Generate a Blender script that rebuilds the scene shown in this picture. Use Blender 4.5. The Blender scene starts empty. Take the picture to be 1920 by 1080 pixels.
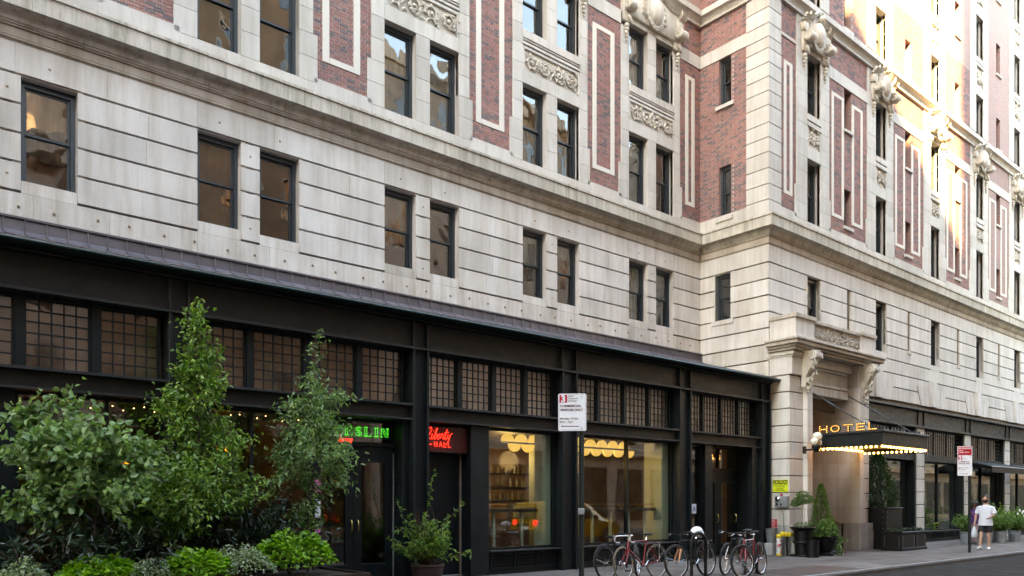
import bpy, math, random
import numpy as np
from mathutils import Vector, Matrix, Quaternion
R = math.radians
rnd = random.Random(7)
sc = bpy.context.scene
col = sc.collection

# ------------------------------------------------------------------ camera
VIEW_ANGLE = 49.84                      # street direction lies this far right of the view axis
cam_d = bpy.data.cameras.new('camera'); cam = bpy.data.objects.new('camera', cam_d); col.objects.link(cam)
cam.location = (0, -13.1, 1.55)
cam.rotation_euler = (R(90), 0, R(VIEW_ANGLE - 90))
cam_d.sensor_width = 36; cam_d.lens = 36 * 1470 / 1920
cam_d.shift_y = 403 / 1920
cam_d.clip_start = 0.1; cam_d.clip_end = 1000
sc.camera = cam

# ------------------------------------------------------------------ sky, sun, exposure
SUN = Vector((1.6, 1.0, -1.04)).normalized()      # direction the sunlight travels
elev = math.asin(-SUN.z); azim = math.atan2(-SUN.x, -SUN.y)
world = bpy.data.worlds.new('World'); sc.world = world; world.use_nodes = True
wn = world.node_tree.nodes; wl = world.node_tree.links
sky = wn.new('ShaderNodeTexSky'); sky.sky_type = 'NISHITA'; sky.sun_disc = False
sky.sun_elevation = elev; sky.sun_rotation = azim
sky.air_density = 1.0; sky.dust_density = 0.5; sky.ozone_density = 0.6
wl.new(sky.outputs[0], wn['Background'].inputs[0]); wn['Background'].inputs[1].default_value = 0.15
sun_d = bpy.data.lights.new('sun', 'SUN'); sun_d.energy = 4.2; sun_d.angle = R(0.8); sun_d.color = (1.0, 0.74, 0.42)
sun = bpy.data.objects.new('sun', sun_d); col.objects.link(sun)
sun.rotation_euler = SUN.to_track_quat('-Z', 'Y').to_euler(); sun.location = (-30, -30, 60)
vs = sc.view_settings
vs.view_transform = 'Standard'; vs.look = 'None'; vs.gamma = 1.0; vs.use_curve_mapping = False
vs.exposure = 4.28
vs.use_white_balance = True; vs.white_balance_temperature = 8900; vs.white_balance_tint = 6
sc.render.engine = 'CYCLES'
sc.cycles.use_denoising = True
sc.cycles.max_bounces = 10; sc.cycles.transparent_max_bounces = 16
sc.cycles.sample_clamp_indirect = 6.0
sc.cycles.caustics_reflective = False; sc.cycles.caustics_refractive = False

# ------------------------------------------------------------------ materials
def nt_mat(name):
    m = bpy.data.materials.new(name); m.use_nodes = True
    n = m.node_tree.nodes; return m, n, m.node_tree.links, n['Principled BSDF']
def N(n, t, **kw):
    x = n.new(t)
    for k, v in kw.items():
        if k.startswith('i_'): x.inputs[int(k[2:])].default_value = v
        else: setattr(x, k, v)
    return x
def ramp(n, l, src, stops):
    r = n.new('ShaderNodeValToRGB'); e = r.color_ramp.elements
    while len(e) < len(stops): e.new(0.5)
    for q, (p, c) in zip(e, stops): q.position = p; q.color = (*c, 1)
    l.new(src, r.inputs[0]); return r.outputs[0]
def noise(n, l, scale, detail=4, rough=0.55, vec=None, sc3=None):
    tx = n.new('ShaderNodeTexNoise'); tx.inputs['Scale'].default_value = scale
    tx.inputs['Detail'].default_value = detail; tx.inputs['Roughness'].default_value = rough
    if vec is None:
        g = n.new('ShaderNodeNewGeometry'); vec = g.outputs['Position']
    if sc3:
        mp = n.new('ShaderNodeMapping'); mp.inputs['Scale'].default_value = sc3
        l.new(vec, mp.inputs[0]); vec = mp.outputs[0]
    l.new(vec, tx.inputs['Vector']); return tx.outputs[0]
def mixc(n, l, fac, a, b, mode='MIX'):
    m = n.new('ShaderNodeMix'); m.data_type = 'RGBA'; m.blend_type = mode
    for i, v in ((0, fac), (6, a), (7, b)):
        if hasattr(v, 'is_linked'): l.new(v, m.inputs[i])
        elif isinstance(v, (int, float)): m.inputs[i].default_value = v
        else: m.inputs[i].default_value = (*v, 1)
    return m.outputs[2]
def math_n(n, l, op, a, b=0.5):
    m = n.new('ShaderNodeMath'); m.operation = op
    for i, v in ((0, a), (1, b)):
        if hasattr(v, 'is_linked'): l.new(v, m.inputs[i])
        else: m.inputs[i].default_value = v
    return m.outputs[0]
def bump(n, l, bs, h, strength=0.3, dist=0.01):
    b = n.new('ShaderNodeBump'); b.inputs['Strength'].default_value = strength; b.inputs['Distance'].default_value = dist
    l.new(h, b.inputs['Height']); l.new(b.outputs[0], bs.inputs['Normal'])

def make_stone(name, c0, c1, c2, dirt=0.35, algae=0.0, spread=0.17):
    m, n, l, bs = nt_mat(name)
    base = ramp(n, l, noise(n, l, 1.1, 5), [(0.3, c0), (0.5, c1), (0.72, c2)])
    oi = n.new('ShaderNodeObjectInfo'); gi = n.new('ShaderNodeNewGeometry')
    rr = math_n(n, l, 'FRACT', math_n(n, l, 'ADD', oi.outputs['Random'], gi.outputs['Random Per Island']), 0)
    v = ramp(n, l, rr, [(0, (1 - spread, 1 - spread * 1.05, 1 - spread * 1.15)), (0.5, (1, 0.985, 0.965)), (1, (1.0, 1.0, 1.0))])
    base = mixc(n, l, 1.0, base, v, 'MULTIPLY')
    streak = ramp(n, l, noise(n, l, 1.0, 6, 0.65, sc3=(5, 5, 0.45)), [(0.42, (1, 1, 1)), (0.75, (1 - dirt, 1 - dirt * 1.15, 1 - dirt * 1.4))])
    base = mixc(n, l, 1.0, base, streak, 'MULTIPLY')
    fine = ramp(n, l, noise(n, l, 38, 3), [(0.3, (0.93, 0.93, 0.93)), (0.7, (1.04, 1.04, 1.04))])
    base = mixc(n, l, 1.0, base, fine, 'MULTIPLY')
    if algae:
        a = ramp(n, l, noise(n, l, 1.0, 7, 0.7, sc3=(7, 7, 0.8)), [(0.47, (0, 0, 0)), (0.68, (algae, algae, algae))])
        base = mixc(n, l, a, base, (0.125, 0.125, 0.075))
        a2 = ramp(n, l, noise(n, l, 1.3, 4, 0.6), [(0.45, (0, 0, 0)), (0.75, (0.35, 0.35, 0.35))])
        base = mixc(n, l, a2, base, (0.34, 0.31, 0.25))
    l.new(base, bs.inputs['Base Color']); bs.inputs['Roughness'].default_value = 0.82
    bump(n, l, bs, noise(n, l, 55, 5), 0.25, 0.006)
    return m
def simple(name, c, rough=0.5, metal=0.0, var=0.15, scale=6, bmp=0.0, spec=0.5, coat=0.0, rnd_obj=0.0):
    m, n, l, bs = nt_mat(name)
    lo = tuple(x * (1 - var) for x in c); hi = tuple(min(1, x * (1 + var)) for x in c)
    b = ramp(n, l, noise(n, l, scale, 5), [(0.3, lo), (0.7, hi)])
    if rnd_obj:
        oi = n.new('ShaderNodeObjectInfo')
        b = mixc(n, l, 1.0, b, ramp(n, l, oi.outputs['Random'], [(0, (1 - rnd_obj,) * 3), (1, (1 + rnd_obj,) * 3)]), 'MULTIPLY')
    l.new(b, bs.inputs['Base Color']); bs.inputs['Roughness'].default_value = rough; bs.inputs['Metallic'].default_value = metal
    bs.inputs['Specular IOR Level'].default_value = spec; bs.inputs['Coat Weight'].default_value = coat
    if bmp: bump(n, l, bs, noise(n, l, scale * 6, 5), bmp, 0.004)
    return m
def emis(name, c, s):
    m, n, l, bs = nt_mat(name)
    bs.inputs['Base Color'].default_value = (*c, 1); bs.inputs['Emission Color'].default_value = (*c, 1)
    bs.inputs['Emission Strength'].default_value = s; return m
def make_iron(name, c, worn=(0.16, 0.14, 0.12), amount=0.5, rough=0.42):
    m, n, l, bs = nt_mat(name)
    b = ramp(n, l, noise(n, l, 2.2, 6, 0.65), [(0.3, tuple(x * .75 for x in c)), (0.7, tuple(x * 1.35 for x in c))])
    w = ramp(n, l, noise(n, l, 4.5, 8, 0.75), [(0.60, (0, 0, 0)), (0.80, (amount,) * 3)])
    b = mixc(n, l, w, b, worn)
    gz = n.new('ShaderNodeNewGeometry')
    dust = ramp(n, l, noise(n, l, 1, 6, 0.7, sc3=(9, 9, 0.7)), [(0.42, (0, 0, 0)), (0.8, (0.45,) * 3)])
    b = mixc(n, l, dust, b, (0.014, 0.016, 0.018))
    l.new(b, bs.inputs['Base Color'])
    l.new(ramp(n, l, noise(n, l, 7, 5), [(0.3, (rough - .1,) * 3), (0.7, (rough + .2,) * 3)]), bs.inputs['Roughness'])
    bs.inputs['Specular IOR Level'].default_value = 0.3
    bump(n, l, bs, noise(n, l, 18, 5), 0.2, 0.004)
    return m
def make_glass(name, ior=1.75, tint=(0.85, 0.88, 0.86), wavy=0.0, wscale=1.6, refl=(1, 1, 1)):
    m = bpy.data.materials.new(name); m.use_nodes = True; n = m.node_tree.nodes; l = m.node_tree.links; n.clear()
    out = n.new('ShaderNodeOutputMaterial'); mx = n.new('ShaderNodeMixShader')
    tr = n.new('ShaderNodeBsdfTransparent'); tr.inputs[0].default_value = (*tint, 1)
    gl = n.new('ShaderNodeBsdfGlossy'); gl.inputs['Roughness'].default_value = 0.012; gl.inputs[0].default_value = (*refl, 1)
    fr = n.new('ShaderNodeFresnel'); gb = n.new('ShaderNodeNewGeometry')
    l.new(math_n(n, l, 'ADD', math_n(n, l, 'MULTIPLY', gb.outputs['Backfacing'], 1 / ior - ior), ior), fr.inputs[0])
    if wavy:
        b = n.new('ShaderNodeBump'); b.inputs['Strength'].default_value = wavy; b.inputs['Distance'].default_value = 0.05
        oi = n.new('ShaderNodeObjectInfo'); g = n.new('ShaderNodeNewGeometry')
        va = n.new('ShaderNodeVectorMath'); va.operation = 'ADD'
        l.new(g.outputs['Position'], va.inputs[0]); l.new(oi.outputs['Location'], va.inputs[1])
        l.new(noise(n, l, wscale, 2, 0.5, vec=va.outputs[0]), b.inputs['Height'])
        l.new(b.outputs[0], gl.inputs['Normal'])
    l.new(fr.outputs[0], mx.inputs[0]); l.new(tr.outputs[0], mx.inputs[1]); l.new(gl.outputs[0], mx.inputs[2]); l.new(mx.outputs[0], out.inputs[0])
    return m
def make_leaf(name, cols, trans=0.35, rough=0.45):
    m = bpy.data.materials.new(name); m.use_nodes = True; n = m.node_tree.nodes; l = m.node_tree.links
    bs = n['Principled BSDF']; out = n['Material Output']
    g = n.new('ShaderNodeNewGeometry')
    c = ramp(n, l, g.outputs['Random Per Island'], [(i / (len(cols) - 1), q) for i, q in enumerate(cols)])
    l.new(c, bs.inputs['Base Color']); bs.inputs['Roughness'].default_value = rough
    t = n.new('ShaderNodeBsdfTranslucent')
    l.new(mixc(n, l, 1.0, c, (1.1, 1.25, 0.5), 'MULTIPLY'), t.inputs[0])
    mx = n.new('ShaderNodeMixShader'); mx.inputs[0].default_value = trans
    l.new(bs.outputs[0], mx.inputs[1]); l.new(t.outputs[0], mx.inputs[2]); l.new(mx.outputs[0], out.inputs[0])
    return m

M = {}
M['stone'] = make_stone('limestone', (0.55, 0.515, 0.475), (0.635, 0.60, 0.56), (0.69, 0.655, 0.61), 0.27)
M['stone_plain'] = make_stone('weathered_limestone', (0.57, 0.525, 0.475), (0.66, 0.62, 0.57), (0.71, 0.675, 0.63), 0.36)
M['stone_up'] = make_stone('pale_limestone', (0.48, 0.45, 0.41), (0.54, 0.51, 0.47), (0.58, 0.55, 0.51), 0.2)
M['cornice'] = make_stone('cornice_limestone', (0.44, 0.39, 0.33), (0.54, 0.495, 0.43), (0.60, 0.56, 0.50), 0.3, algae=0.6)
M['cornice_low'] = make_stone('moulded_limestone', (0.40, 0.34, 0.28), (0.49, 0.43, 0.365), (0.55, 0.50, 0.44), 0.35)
M['carved'] = make_stone('carved_limestone', (0.47, 0.43, 0.37), (0.56, 0.52, 0.46), (0.62, 0.585, 0.53), 0.22)
M['granite'] = make_stone('granite_base', (0.28, 0.28, 0.28), (0.36, 0.36, 0.36), (0.42, 0.42, 0.41), 0.4)
M['joint'] = simple('dark_joint_mortar', (0.16, 0.115, 0.075), 0.9)  # dark brown mortar, so the joint lines read dark
M['mortar'] = simple('mortar', (0.46, 0.39, 0.355), 0.95, scale=14, var=0.2)
def make_brick():
    m, n, l, bs = nt_mat('red_brick')
    oi = n.new('ShaderNodeObjectInfo'); g = n.new('ShaderNodeNewGeometry')
    rr = math_n(n, l, 'FRACT', math_n(n, l, 'ADD', oi.outputs['Random'], g.outputs['Random Per Island']), 0)
    c = ramp(n, l, rr, [(0.0, (0.12, 0.10, 0.105)), (0.2, (0.17, 0.125, 0.12)), (0.32, (0.265, 0.13, 0.11)), (0.62, (0.305, 0.145, 0.122)), (0.85, (0.345, 0.172, 0.142)), (1.0, (0.27, 0.16, 0.145))])
    f = ramp(n, l, noise(n, l, 30, 4), [(0.3, (0.82,) * 3), (0.7, (1.12,) * 3)])
    c = mixc(n, l, 1.0, c, f, 'MULTIPLY')
    soot = ramp(n, l, noise(n, l, 0.6, 4), [(0.35, (0.85, 0.85, 0.87)), (0.7, (1.08, 1.07, 1.06))])
    c = mixc(n, l, 1.0, c, soot, 'MULTIPLY')
    l.new(c, bs.inputs['Base Color']); bs.inputs['Roughness'].default_value = 0.8
    bump(n, l, bs, noise(n, l, 90, 4), 0.3, 0.003)
    return m
M['brick'] = make_brick()
def make_brick_tex(axis):
    m, n, l, bs = nt_mat('far_brick')
    g = n.new('ShaderNodeNewGeometry'); sp = n.new('ShaderNodeSeparateXYZ'); cb = n.new('ShaderNodeCombineXYZ')
    l.new(g.outputs['Position'], sp.inputs[0]); l.new(sp.outputs[axis], cb.inputs[0]); l.new(sp.outputs[2], cb.inputs[1])
    b = n.new('ShaderNodeTexBrick'); l.new(cb.outputs[0], b.inputs[0])
    b.inputs['Color1'].default_value = (0.31, 0.152, 0.128, 1); b.inputs['Color2'].default_value = (0.20, 0.13, 0.122, 1); b.inputs['Mortar'].default_value = (0.38, 0.33, 0.29, 1)
    b.inputs['Scale'].default_value = 1.0; b.inputs['Brick Width'].default_value = 0.21; b.inputs['Row Height'].default_value = 0.068; b.inputs['Mortar Size'].default_value = 0.006
    l.new(b.outputs[0], bs.inputs['Base Color']); bs.inputs['Roughness'].default_value = 0.85
    return m
M['brick_far'] = make_brick_tex(0); M['brick_far_y'] = make_brick_tex(1)
def make_dotted():
    m, n, l, bs = nt_mat('dotted_terracotta')
    g = n.new('ShaderNodeNewGeometry'); v = N(n, 'ShaderNodeTexVoronoi'); v.inputs['Scale'].default_value = 21; v.inputs['Randomness'].default_value = 0.15
    l.new(g.outputs['Position'], v.inputs[0])
    c = ramp(n, l, v.outputs[0], [(0.10, (0.16, 0.11, 0.09)), (0.22, (0.60, 0.555, 0.49))])
    l.new(c, bs.inputs['Base Color']); bs.inputs['Roughness'].default_value = 0.8
    return m
M['dotted'] = make_dotted()
M['iron'] = make_iron('green_black_iron', (0.0042, 0.0080, 0.0095), (0.03, 0.034, 0.036), 0.35)
M['iron_brown'] = make_iron('brown_black_iron', (0.0125, 0.0118, 0.0108), (0.035, 0.034, 0.032), amount=0.3, rough=0.5)
M['iron_edge'] = make_iron('worn_iron_edge', (0.022, 0.023, 0.024), amount=0.6)
M['sash'] = simple('sash_paint', (0.026, 0.034, 0.040), 0.45)
M['sash_dark'] = simple('dark_sash_paint', (0.02, 0.023, 0.026), 0.4)
M['muntin'] = make_iron('steel_muntin', (0.018, 0.024, 0.027), amount=0.4)
M['seam'] = simple('standing_seam_zinc', (0.105, 0.09, 0.10), 0.45, metal=0.35, scale=3, rnd_obj=0.08)
M['gutter'] = simple('green_gutter', (0.03, 0.052, 0.05), 0.3, metal=0.3)
M['glass'] = make_glass('old_window_glass', 1.95, (0.72, 0.72, 0.70), 0.30, 1.05)
M['glass_shop'] = make_glass('shop_glass', 1.85, (0.86, 0.9, 0.87), 0.02)
M['glass_grid'] = make_glass('gridded_glass', 1.7, (0.94, 0.92, 0.9), 0.08, 3)
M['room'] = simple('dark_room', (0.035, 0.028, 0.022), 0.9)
M['curtain'] = simple('pale_curtain', (0.42, 0.44, 0.42), 0.9, scale=3)
M['blind'] = simple('brown_blind', (0.16, 0.115, 0.085), 0.9, scale=3, var=0.4)
def make_pavement():
    m, n, l, bs = nt_mat('pavement_concrete')
    c = ramp(n, l, noise(n, l, 1.3, 6, .6), [(0.3, (0.085, 0.073, 0.067)), (0.5, (0.125, 0.11, 0.102)), (0.7, (0.165, 0.152, 0.143))])
    st = ramp(n, l, noise(n, l, 0.7, 5, .65, sc3=(.6, 2.2, 1)), [(0.50, (0, 0, 0)), (0.66, (.75,) * 3)]); c = mixc(n, l, st, c, (0.062, 0.046, 0.040))
    v = n.new('ShaderNodeTexVoronoi'); v.inputs['Scale'].default_value = 3.2; g = n.new('ShaderNodeNewGeometry'); l.new(g.outputs['Position'], v.inputs[0])
    c = mixc(n, l, ramp(n, l, v.outputs[0], [(0.07, (.7,) * 3), (0.10, (0, 0, 0))]), c, (0.035, 0.03, 0.028))
    oi = n.new('ShaderNodeObjectInfo'); c = mixc(n, l, 1.0, c, ramp(n, l, oi.outputs['Random'], [(0, (.82, .80, .79)), (1, (1.12, 1.12, 1.12))]), 'MULTIPLY')
    l.new(c, bs.inputs['Base Color']); bs.inputs['Roughness'].default_value = .75; bs.inputs['Specular IOR Level'].default_value = .25; bump(n, l, bs, noise(n, l, 40, 5), .25, .004); return m
M['concrete'] = make_pavement()
M['asphalt'] = simple('asphalt', (0.022, 0.020, 0.020), 0.9, scale=3, var=0.5, bmp=0.6, spec=0.1)
M['kerb'] = simple('kerb_granite', (0.13, 0.125, 0.13), 0.6, scale=5, var=0.25)
M['steel'] = simple('kerb_steel', (0.42, 0.43, 0.45), 0.35, metal=0.2)
M['zinc'] = simple('zinc_bucket', (0.27, 0.30, 0.32), 0.55, metal=0.1)
M['hatch'] = simple('rust_brown_plate', (0.05, 0.032, 0.028), 0.6, scale=4, var=0.3)
M['galv'] = simple('galvanised_steel', (0.30, 0.32, 0.33), 0.45, metal=0.6)
M['postgreen'] = simple('green_post_paint', (0.012, 0.019, 0.017), 0.45)
M['black'] = simple('black_plastic', (0.004, 0.004, 0.0045), 0.5, spec=0.3)
M['rubber'] = simple('tyre_rubber', (0.007, 0.007, 0.0075), 0.7)
M['tanwall'] = simple('tan_tyre_wall', (0.11, 0.085, 0.055), 0.7)
M['chrome'] = simple('chrome', (0.6, 0.6, 0.61), 0.22, metal=1.0, var=0.05)
M['redpaint'] = simple('red_enamel', (0.22, 0.012, 0.022), 0.25, coat=0.5)
M['blackpaint'] = simple('black_enamel', (0.0035, 0.0035, 0.004), 0.5, spec=0.25)
M['orange'] = simple('orange_fork_paint', (0.5, 0.22, 0.10), 0.3)
M['white'] = simple('white_paint', (0.72, 0.72, 0.72), 0.5, var=0.04)
M['signred'] = simple('sign_red', (0.42, 0.008, 0.02), 0.4, var=0.03)
M['signdark'] = simple('sign_ink', (0.10, 0.02, 0.035), 0.5, var=0.03)
M['signgrey'] = simple('sign_grey', (0.40, 0.38, 0.42), 0.5, var=0.03)
M['signwhite'] = simple('sign_white', (0.70, 0.73, 0.78), 0.45, var=0.03)
M['yellow'] = simple('sign_yellow', (0.66, 0.74, 0.03), 0.5, var=0.03)
M['hydrant'] = simple('yellow_enamel', (0.62, 0.44, 0.02), 0.35, var=0.25)
M['brass'] = simple('brass', (0.55, 0.38, 0.14), 0.3, metal=1.0)
M['bark'] = simple('bark', (0.07, 0.05, 0.038), 0.9, scale=12, var=0.4, bmp=0.6)
M['soil'] = simple('soil', (0.03, 0.02, 0.014), 0.95, scale=12)
M['palegreen'] = simple('pale_green_paint', (0.50, 0.56, 0.44), 0.6, var=0.06)
M['wood_dark'] = simple('dark_wood', (0.03, 0.017, 0.01), 0.5, scale=5, var=0.3)
M['wood_wall'] = simple('brown_panelling', (0.22, 0.13, 0.08), 0.6, scale=2, var=0.35)
M['leaf_a'] = make_leaf('leaf_grey_green', [(0.07, 0.14, 0.05), (0.13, 0.225, 0.08), (0.19, 0.30, 0.115), (0.26, 0.38, 0.16)])
M['leaf_b'] = make_leaf('leaf_fresh_green', [(0.06, 0.13, 0.025), (0.11, 0.21, 0.038), (0.18, 0.30, 0.055), (0.27, 0.40, 0.085)])
M['leaf_dark'] = make_leaf('leaf_laurel', [(0.010, 0.028, 0.014), (0.017, 0.042, 0.02), (0.03, 0.06, 0.03)], 0.15, 0.3)
M['leaf_lime'] = make_leaf('leaf_lime', [(0.07, 0.17, 0.02), (0.13, 0.28, 0.028), (0.20, 0.38, 0.035), (0.27, 0.46, 0.05)], 0.4)
M['leaf_white'] = make_leaf('leaf_variegated', [(0.06, 0.12, 0.045), (0.18, 0.25, 0.14), (0.38, 0.44, 0.33), (0.50, 0.54, 0.44)], 0.3)
M['leaf_conifer'] = make_leaf('leaf_conifer', [(0.012, 0.035, 0.014), (0.022, 0.055, 0.022), (0.04, 0.085, 0.035)], 0.2)
M['leaf_bush'] = make_leaf('leaf_shrub', [(0.035, 0.08, 0.016), (0.07, 0.14, 0.025), (0.11, 0.20, 0.04), (0.15, 0.25, 0.055)], 0.35)
M['bulb'] = emis('warm_bulb', (1.0, 0.48, 0.12), 1.3)
M['letter_bulb'] = emis('amber_bulb', (1.0, 0.46, 0.12), 0.30)
M['fairy'] = emis('fairy_light', (1.0, 0.60, 0.30), 0.7)
M['lampshade'] = emis('lit_lamp_shade', (1.0, 0.62, 0.17), 0.060)
M['orange_glow'] = emis('orange_lamp', (1.0, 0.30, 0.03), 0.3)
M['neon_green'] = emis('green_neon', (0.04, 0.9, 0.08), 0.10)
M['neon_red'] = emis('red_neon', (1.0, 0.025, 0.02), 0.40)
M['globe'] = simple('opal_globe', (0.72, 0.68, 0.56), 0.25, var=0.03)

# ------------------------------------------------------------------ mesh helpers
class MB:
    def __init__(s): s.v = []; s.f = []
    def add(s, vs_, fs):
        k = len(s.v); s.v.extend(tuple(p) for p in vs_); s.f.extend(tuple(i + k for i in f) for f in fs); return s
    def box(s, x0, x1, y0, y1, z0, z1):
        return s.add([(x0, y0, z0), (x1, y0, z0), (x1, y1, z0), (x0, y1, z0), (x0, y0, z1), (x1, y0, z1), (x1, y1, z1), (x0, y1, z1)],
                     [(0, 3, 2, 1), (4, 5, 6, 7), (0, 1, 5, 4), (1, 2, 6, 5), (2, 3, 7, 6), (3, 0, 4, 7)])
    def cbox(s, x0, x1, y0, y1, z0, z1, c=0.008):
        c = min(c, (x1 - x0) * .3, (y1 - y0) * .3, (z1 - z0) * .3)
        V = []; idx = {}
        for i, x in enumerate((x0, x1)):
            for j, y in enumerate((y0, y1)):
                for k, z in enumerate((z0, z1)):
                    sx, sy, sz = (1 - 2 * i) * c, (1 - 2 * j) * c, (1 - 2 * k) * c
                    for a, p in enumerate(((x, y + sy, z + sz), (x + sx, y, z + sz), (x + sx, y + sy, z))):
                        idx[(i, j, k, a)] = len(V); V.append(p)
        F = []
        def q(*ks): F.append(tuple(idx[k] for k in ks))
        q((0,0,0,0),(0,0,1,0),(0,1,1,0),(0,1,0,0)); q((1,0,0,0),(1,1,0,0),(1,1,1,0),(1,0,1,0))
        q((0,0,0,1),(1,0,0,1),(1,0,1,1),(0,0,1,1)); q((0,1,0,1),(0,1,1,1),(1,1,1,1),(1,1,0,1))
        q((0,0,0,2),(0,1,0,2),(1,1,0,2),(1,0,0,2)); q((0,0,1,2),(1,0,1,2),(1,1,1,2),(0,1,1,2))
        for k in (0, 1):
            for j in (0, 1): q((0,j,k,1),(0,j,k,2),(1,j,k,2),(1,j,k,1))
            for i in (0, 1): q((i,0,k,0),(i,1,k,0),(i,1,k,2),(i,0,k,2))
        for i in (0, 1):
            for j in (0, 1): q((i,j,0,0),(i,j,0,1),(i,j,1,1),(i,j,1,0))
        for i in (0, 1):
            for j in (0, 1):
                for k in (0, 1): q((i,j,k,0),(i,j,k,1),(i,j,k,2))
        return s.add(V, F)
    def tube(s, pts, r, n=8, closed=False, caps=True):
        pts = [Vector(p) for p in pts]; m = len(pts)
        rs = r if isinstance(r, (list, tuple)) else [r] * m
        up = None; V = []; F = []
        for i, p in enumerate(pts):
            if closed: t = pts[(i + 1) % m] - pts[i - 1]
            else: t = pts[min(i + 1, m - 1)] - pts[max(i - 1, 0)]
            if t.length < 1e-9: t = Vector((0, 0, 1))
            t.normalize()
            if up is None:
                up = Vector((0, 0, 1)) if abs(t.z) < 0.9 else Vector((1, 0, 0))
            a = up - t * up.dot(t)
            if a.length < 1e-6: a = t.orthogonal()
            a.normalize(); b = t.cross(a); up = a
            for k in range(n):
                th = 2 * math.pi * k / n
                V.append(p + (a * math.cos(th) + b * math.sin(th)) * rs[i])
        for i in range(m if closed else m - 1):
            j = (i + 1) % m
            for k in range(n):
                k2 = (k + 1) % n
                F.append((i * n + k, i * n + k2, j * n + k2, j * n + k))
        if caps and not closed:
            F.append(tuple(range(n - 1, -1, -1))); F.append(tuple((m - 1) * n + k for k in range(n)))
        return s.add(V, F)
    def lathe(s, prof, c=(0, 0, 0), n=20, sx=1, sy=1):
        V = []; F = []; m = len(prof)
        for r_, z in prof:
            for k in range(n):
                th = 2 * math.pi * k / n
                V.append((c[0] + r_ * math.cos(th) * sx, c[1] + r_ * math.sin(th) * sy, c[2] + z))
        for i in range(m - 1):
            for k in range(n):
                k2 = (k + 1) % n; F.append((i * n + k, i * n + k2, (i + 1) * n + k2, (i + 1) * n + k))
        F.append(tuple(range(n - 1, -1, -1))); F.append(tuple((m - 1) * n + k for k in range(n)))
        return s.add(V, F)
    def ball(s, c, r, n=12, m=8, sx=1, sy=1, sz=1):
        V = [(c[0], c[1], c[2] - r * sz)]; F = []
        for i in range(1, m):
            a = -math.pi / 2 + math.pi * i / m
            for k in range(n):
                th = 2 * math.pi * k / n
                V.append((c[0] + r * math.cos(a) * math.cos(th) * sx, c[1] + r * math.cos(a) * math.sin(th) * sy, c[2] + r * math.sin(a) * sz))
        V.append((c[0], c[1], c[2] + r * sz)); L = len(V) - 1
        for k in range(n):
            k2 = (k + 1) % n; F.append((0, 1 + k2, 1 + k)); F.append((L, 1 + (m - 2) * n + k, 1 + (m - 2) * n + k2))
            for i in range(m - 2):
                F.append((1 + i * n + k, 1 + i * n + k2, 1 + (i + 1) * n + k2, 1 + (i + 1) * n + k))
        return s.add(V, F)
    def loft(s, rings, caps=True):
        m = len(rings); n = len(rings[0]); V = [p for r_ in rings for p in r_]; F = []
        for i in range(m - 1):
            for k in range(n):
                k2 = (k + 1) % n; F.append((i * n + k, i * n + k2, (i + 1) * n + k2, (i + 1) * n + k))
        if caps: F.append(tuple(range(n - 1, -1, -1))); F.append(tuple((m - 1) * n + k for k in range(n)))
        return s.add(V, F)
    def prism(s, poly, fn, d0, d1):
        n = len(poly); V = [fn(u, d0, z) for u, z in poly] + [fn(u, d1, z) for u, z in poly]
        F = [tuple(range(n)), tuple(range(2 * n - 1, n - 1, -1))] + [(k, k + n, (k + 1) % n + n, (k + 1) % n) for k in range(n)]
        return s.add(V, F)
    def mesh(s, name, smooth=False, fix=True):
        me = bpy.data.meshes.new(name); me.from_pydata([tuple(p) for p in s.v], [], s.f)
        if fix:
            import bmesh
            b = bmesh.new(); b.from_mesh(me); bmesh.ops.recalc_face_normals(b, faces=b.faces); b.to_mesh(me); b.free()
        if smooth: me.polygons.foreach_set('use_smooth', [True] * len(me.polygons))
        me.update(); return me
def smooth_angle(me, deg=40):
    me.polygons.foreach_set('use_smooth', [True] * len(me.polygons))
    try: me.set_sharp_from_angle(angle=R(deg))
    except Exception: pass
WO = {}
def place(o, parent, at):
    at = Vector(at)
    if parent is not None:
        o.parent = parent; o.location = at - WO.get(parent.name, Vector((0, 0, 0)))
    else: o.location = at
    WO[o.name] = at; return o
def meta(o, label=None, cat=None, group=None, kind=None):
    for k, v in (('label', label), ('category', cat), ('group', group), ('kind', kind)):
        if v: o[k] = v
    return o
def thing(name, label, cat, at=(0, 0, 0), group=None, rz=0):
    o = bpy.data.objects.new(name, None); o.empty_display_size = 0.2; col.objects.link(o); place(o, None, at)
    o.rotation_euler.z = rz; return meta(o, label, cat, group)
def obj(name, me, m=None, parent=None, at=(0, 0, 0), smooth=None):
    if isinstance(me, MB): me = me.mesh(name)
    if smooth: smooth_angle(me, smooth)
    if m is not None and not me.materials: me.materials.append(M[m] if isinstance(m, str) else m)
    o = bpy.data.objects.new(name, me); col.objects.link(o); return place(o, parent, at)
def part(name, mb, m, parent, smooth=None):           # geometry given in the parent's local frame
    me = mb.mesh(name) if isinstance(mb, MB) else mb
    if smooth: smooth_angle(me, smooth)
    if not me.materials: me.materials.append(M[m] if isinstance(m, str) else m)
    o = bpy.data.objects.new(name, me); col.objects.link(o); o.parent = parent; return o
def copy_tree(o, parent=None):
    c = o.copy(); col.objects.link(c); c.parent = parent
    for ch in list(o.children): copy_tree(ch, c)
    return c
TXT = {}
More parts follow.
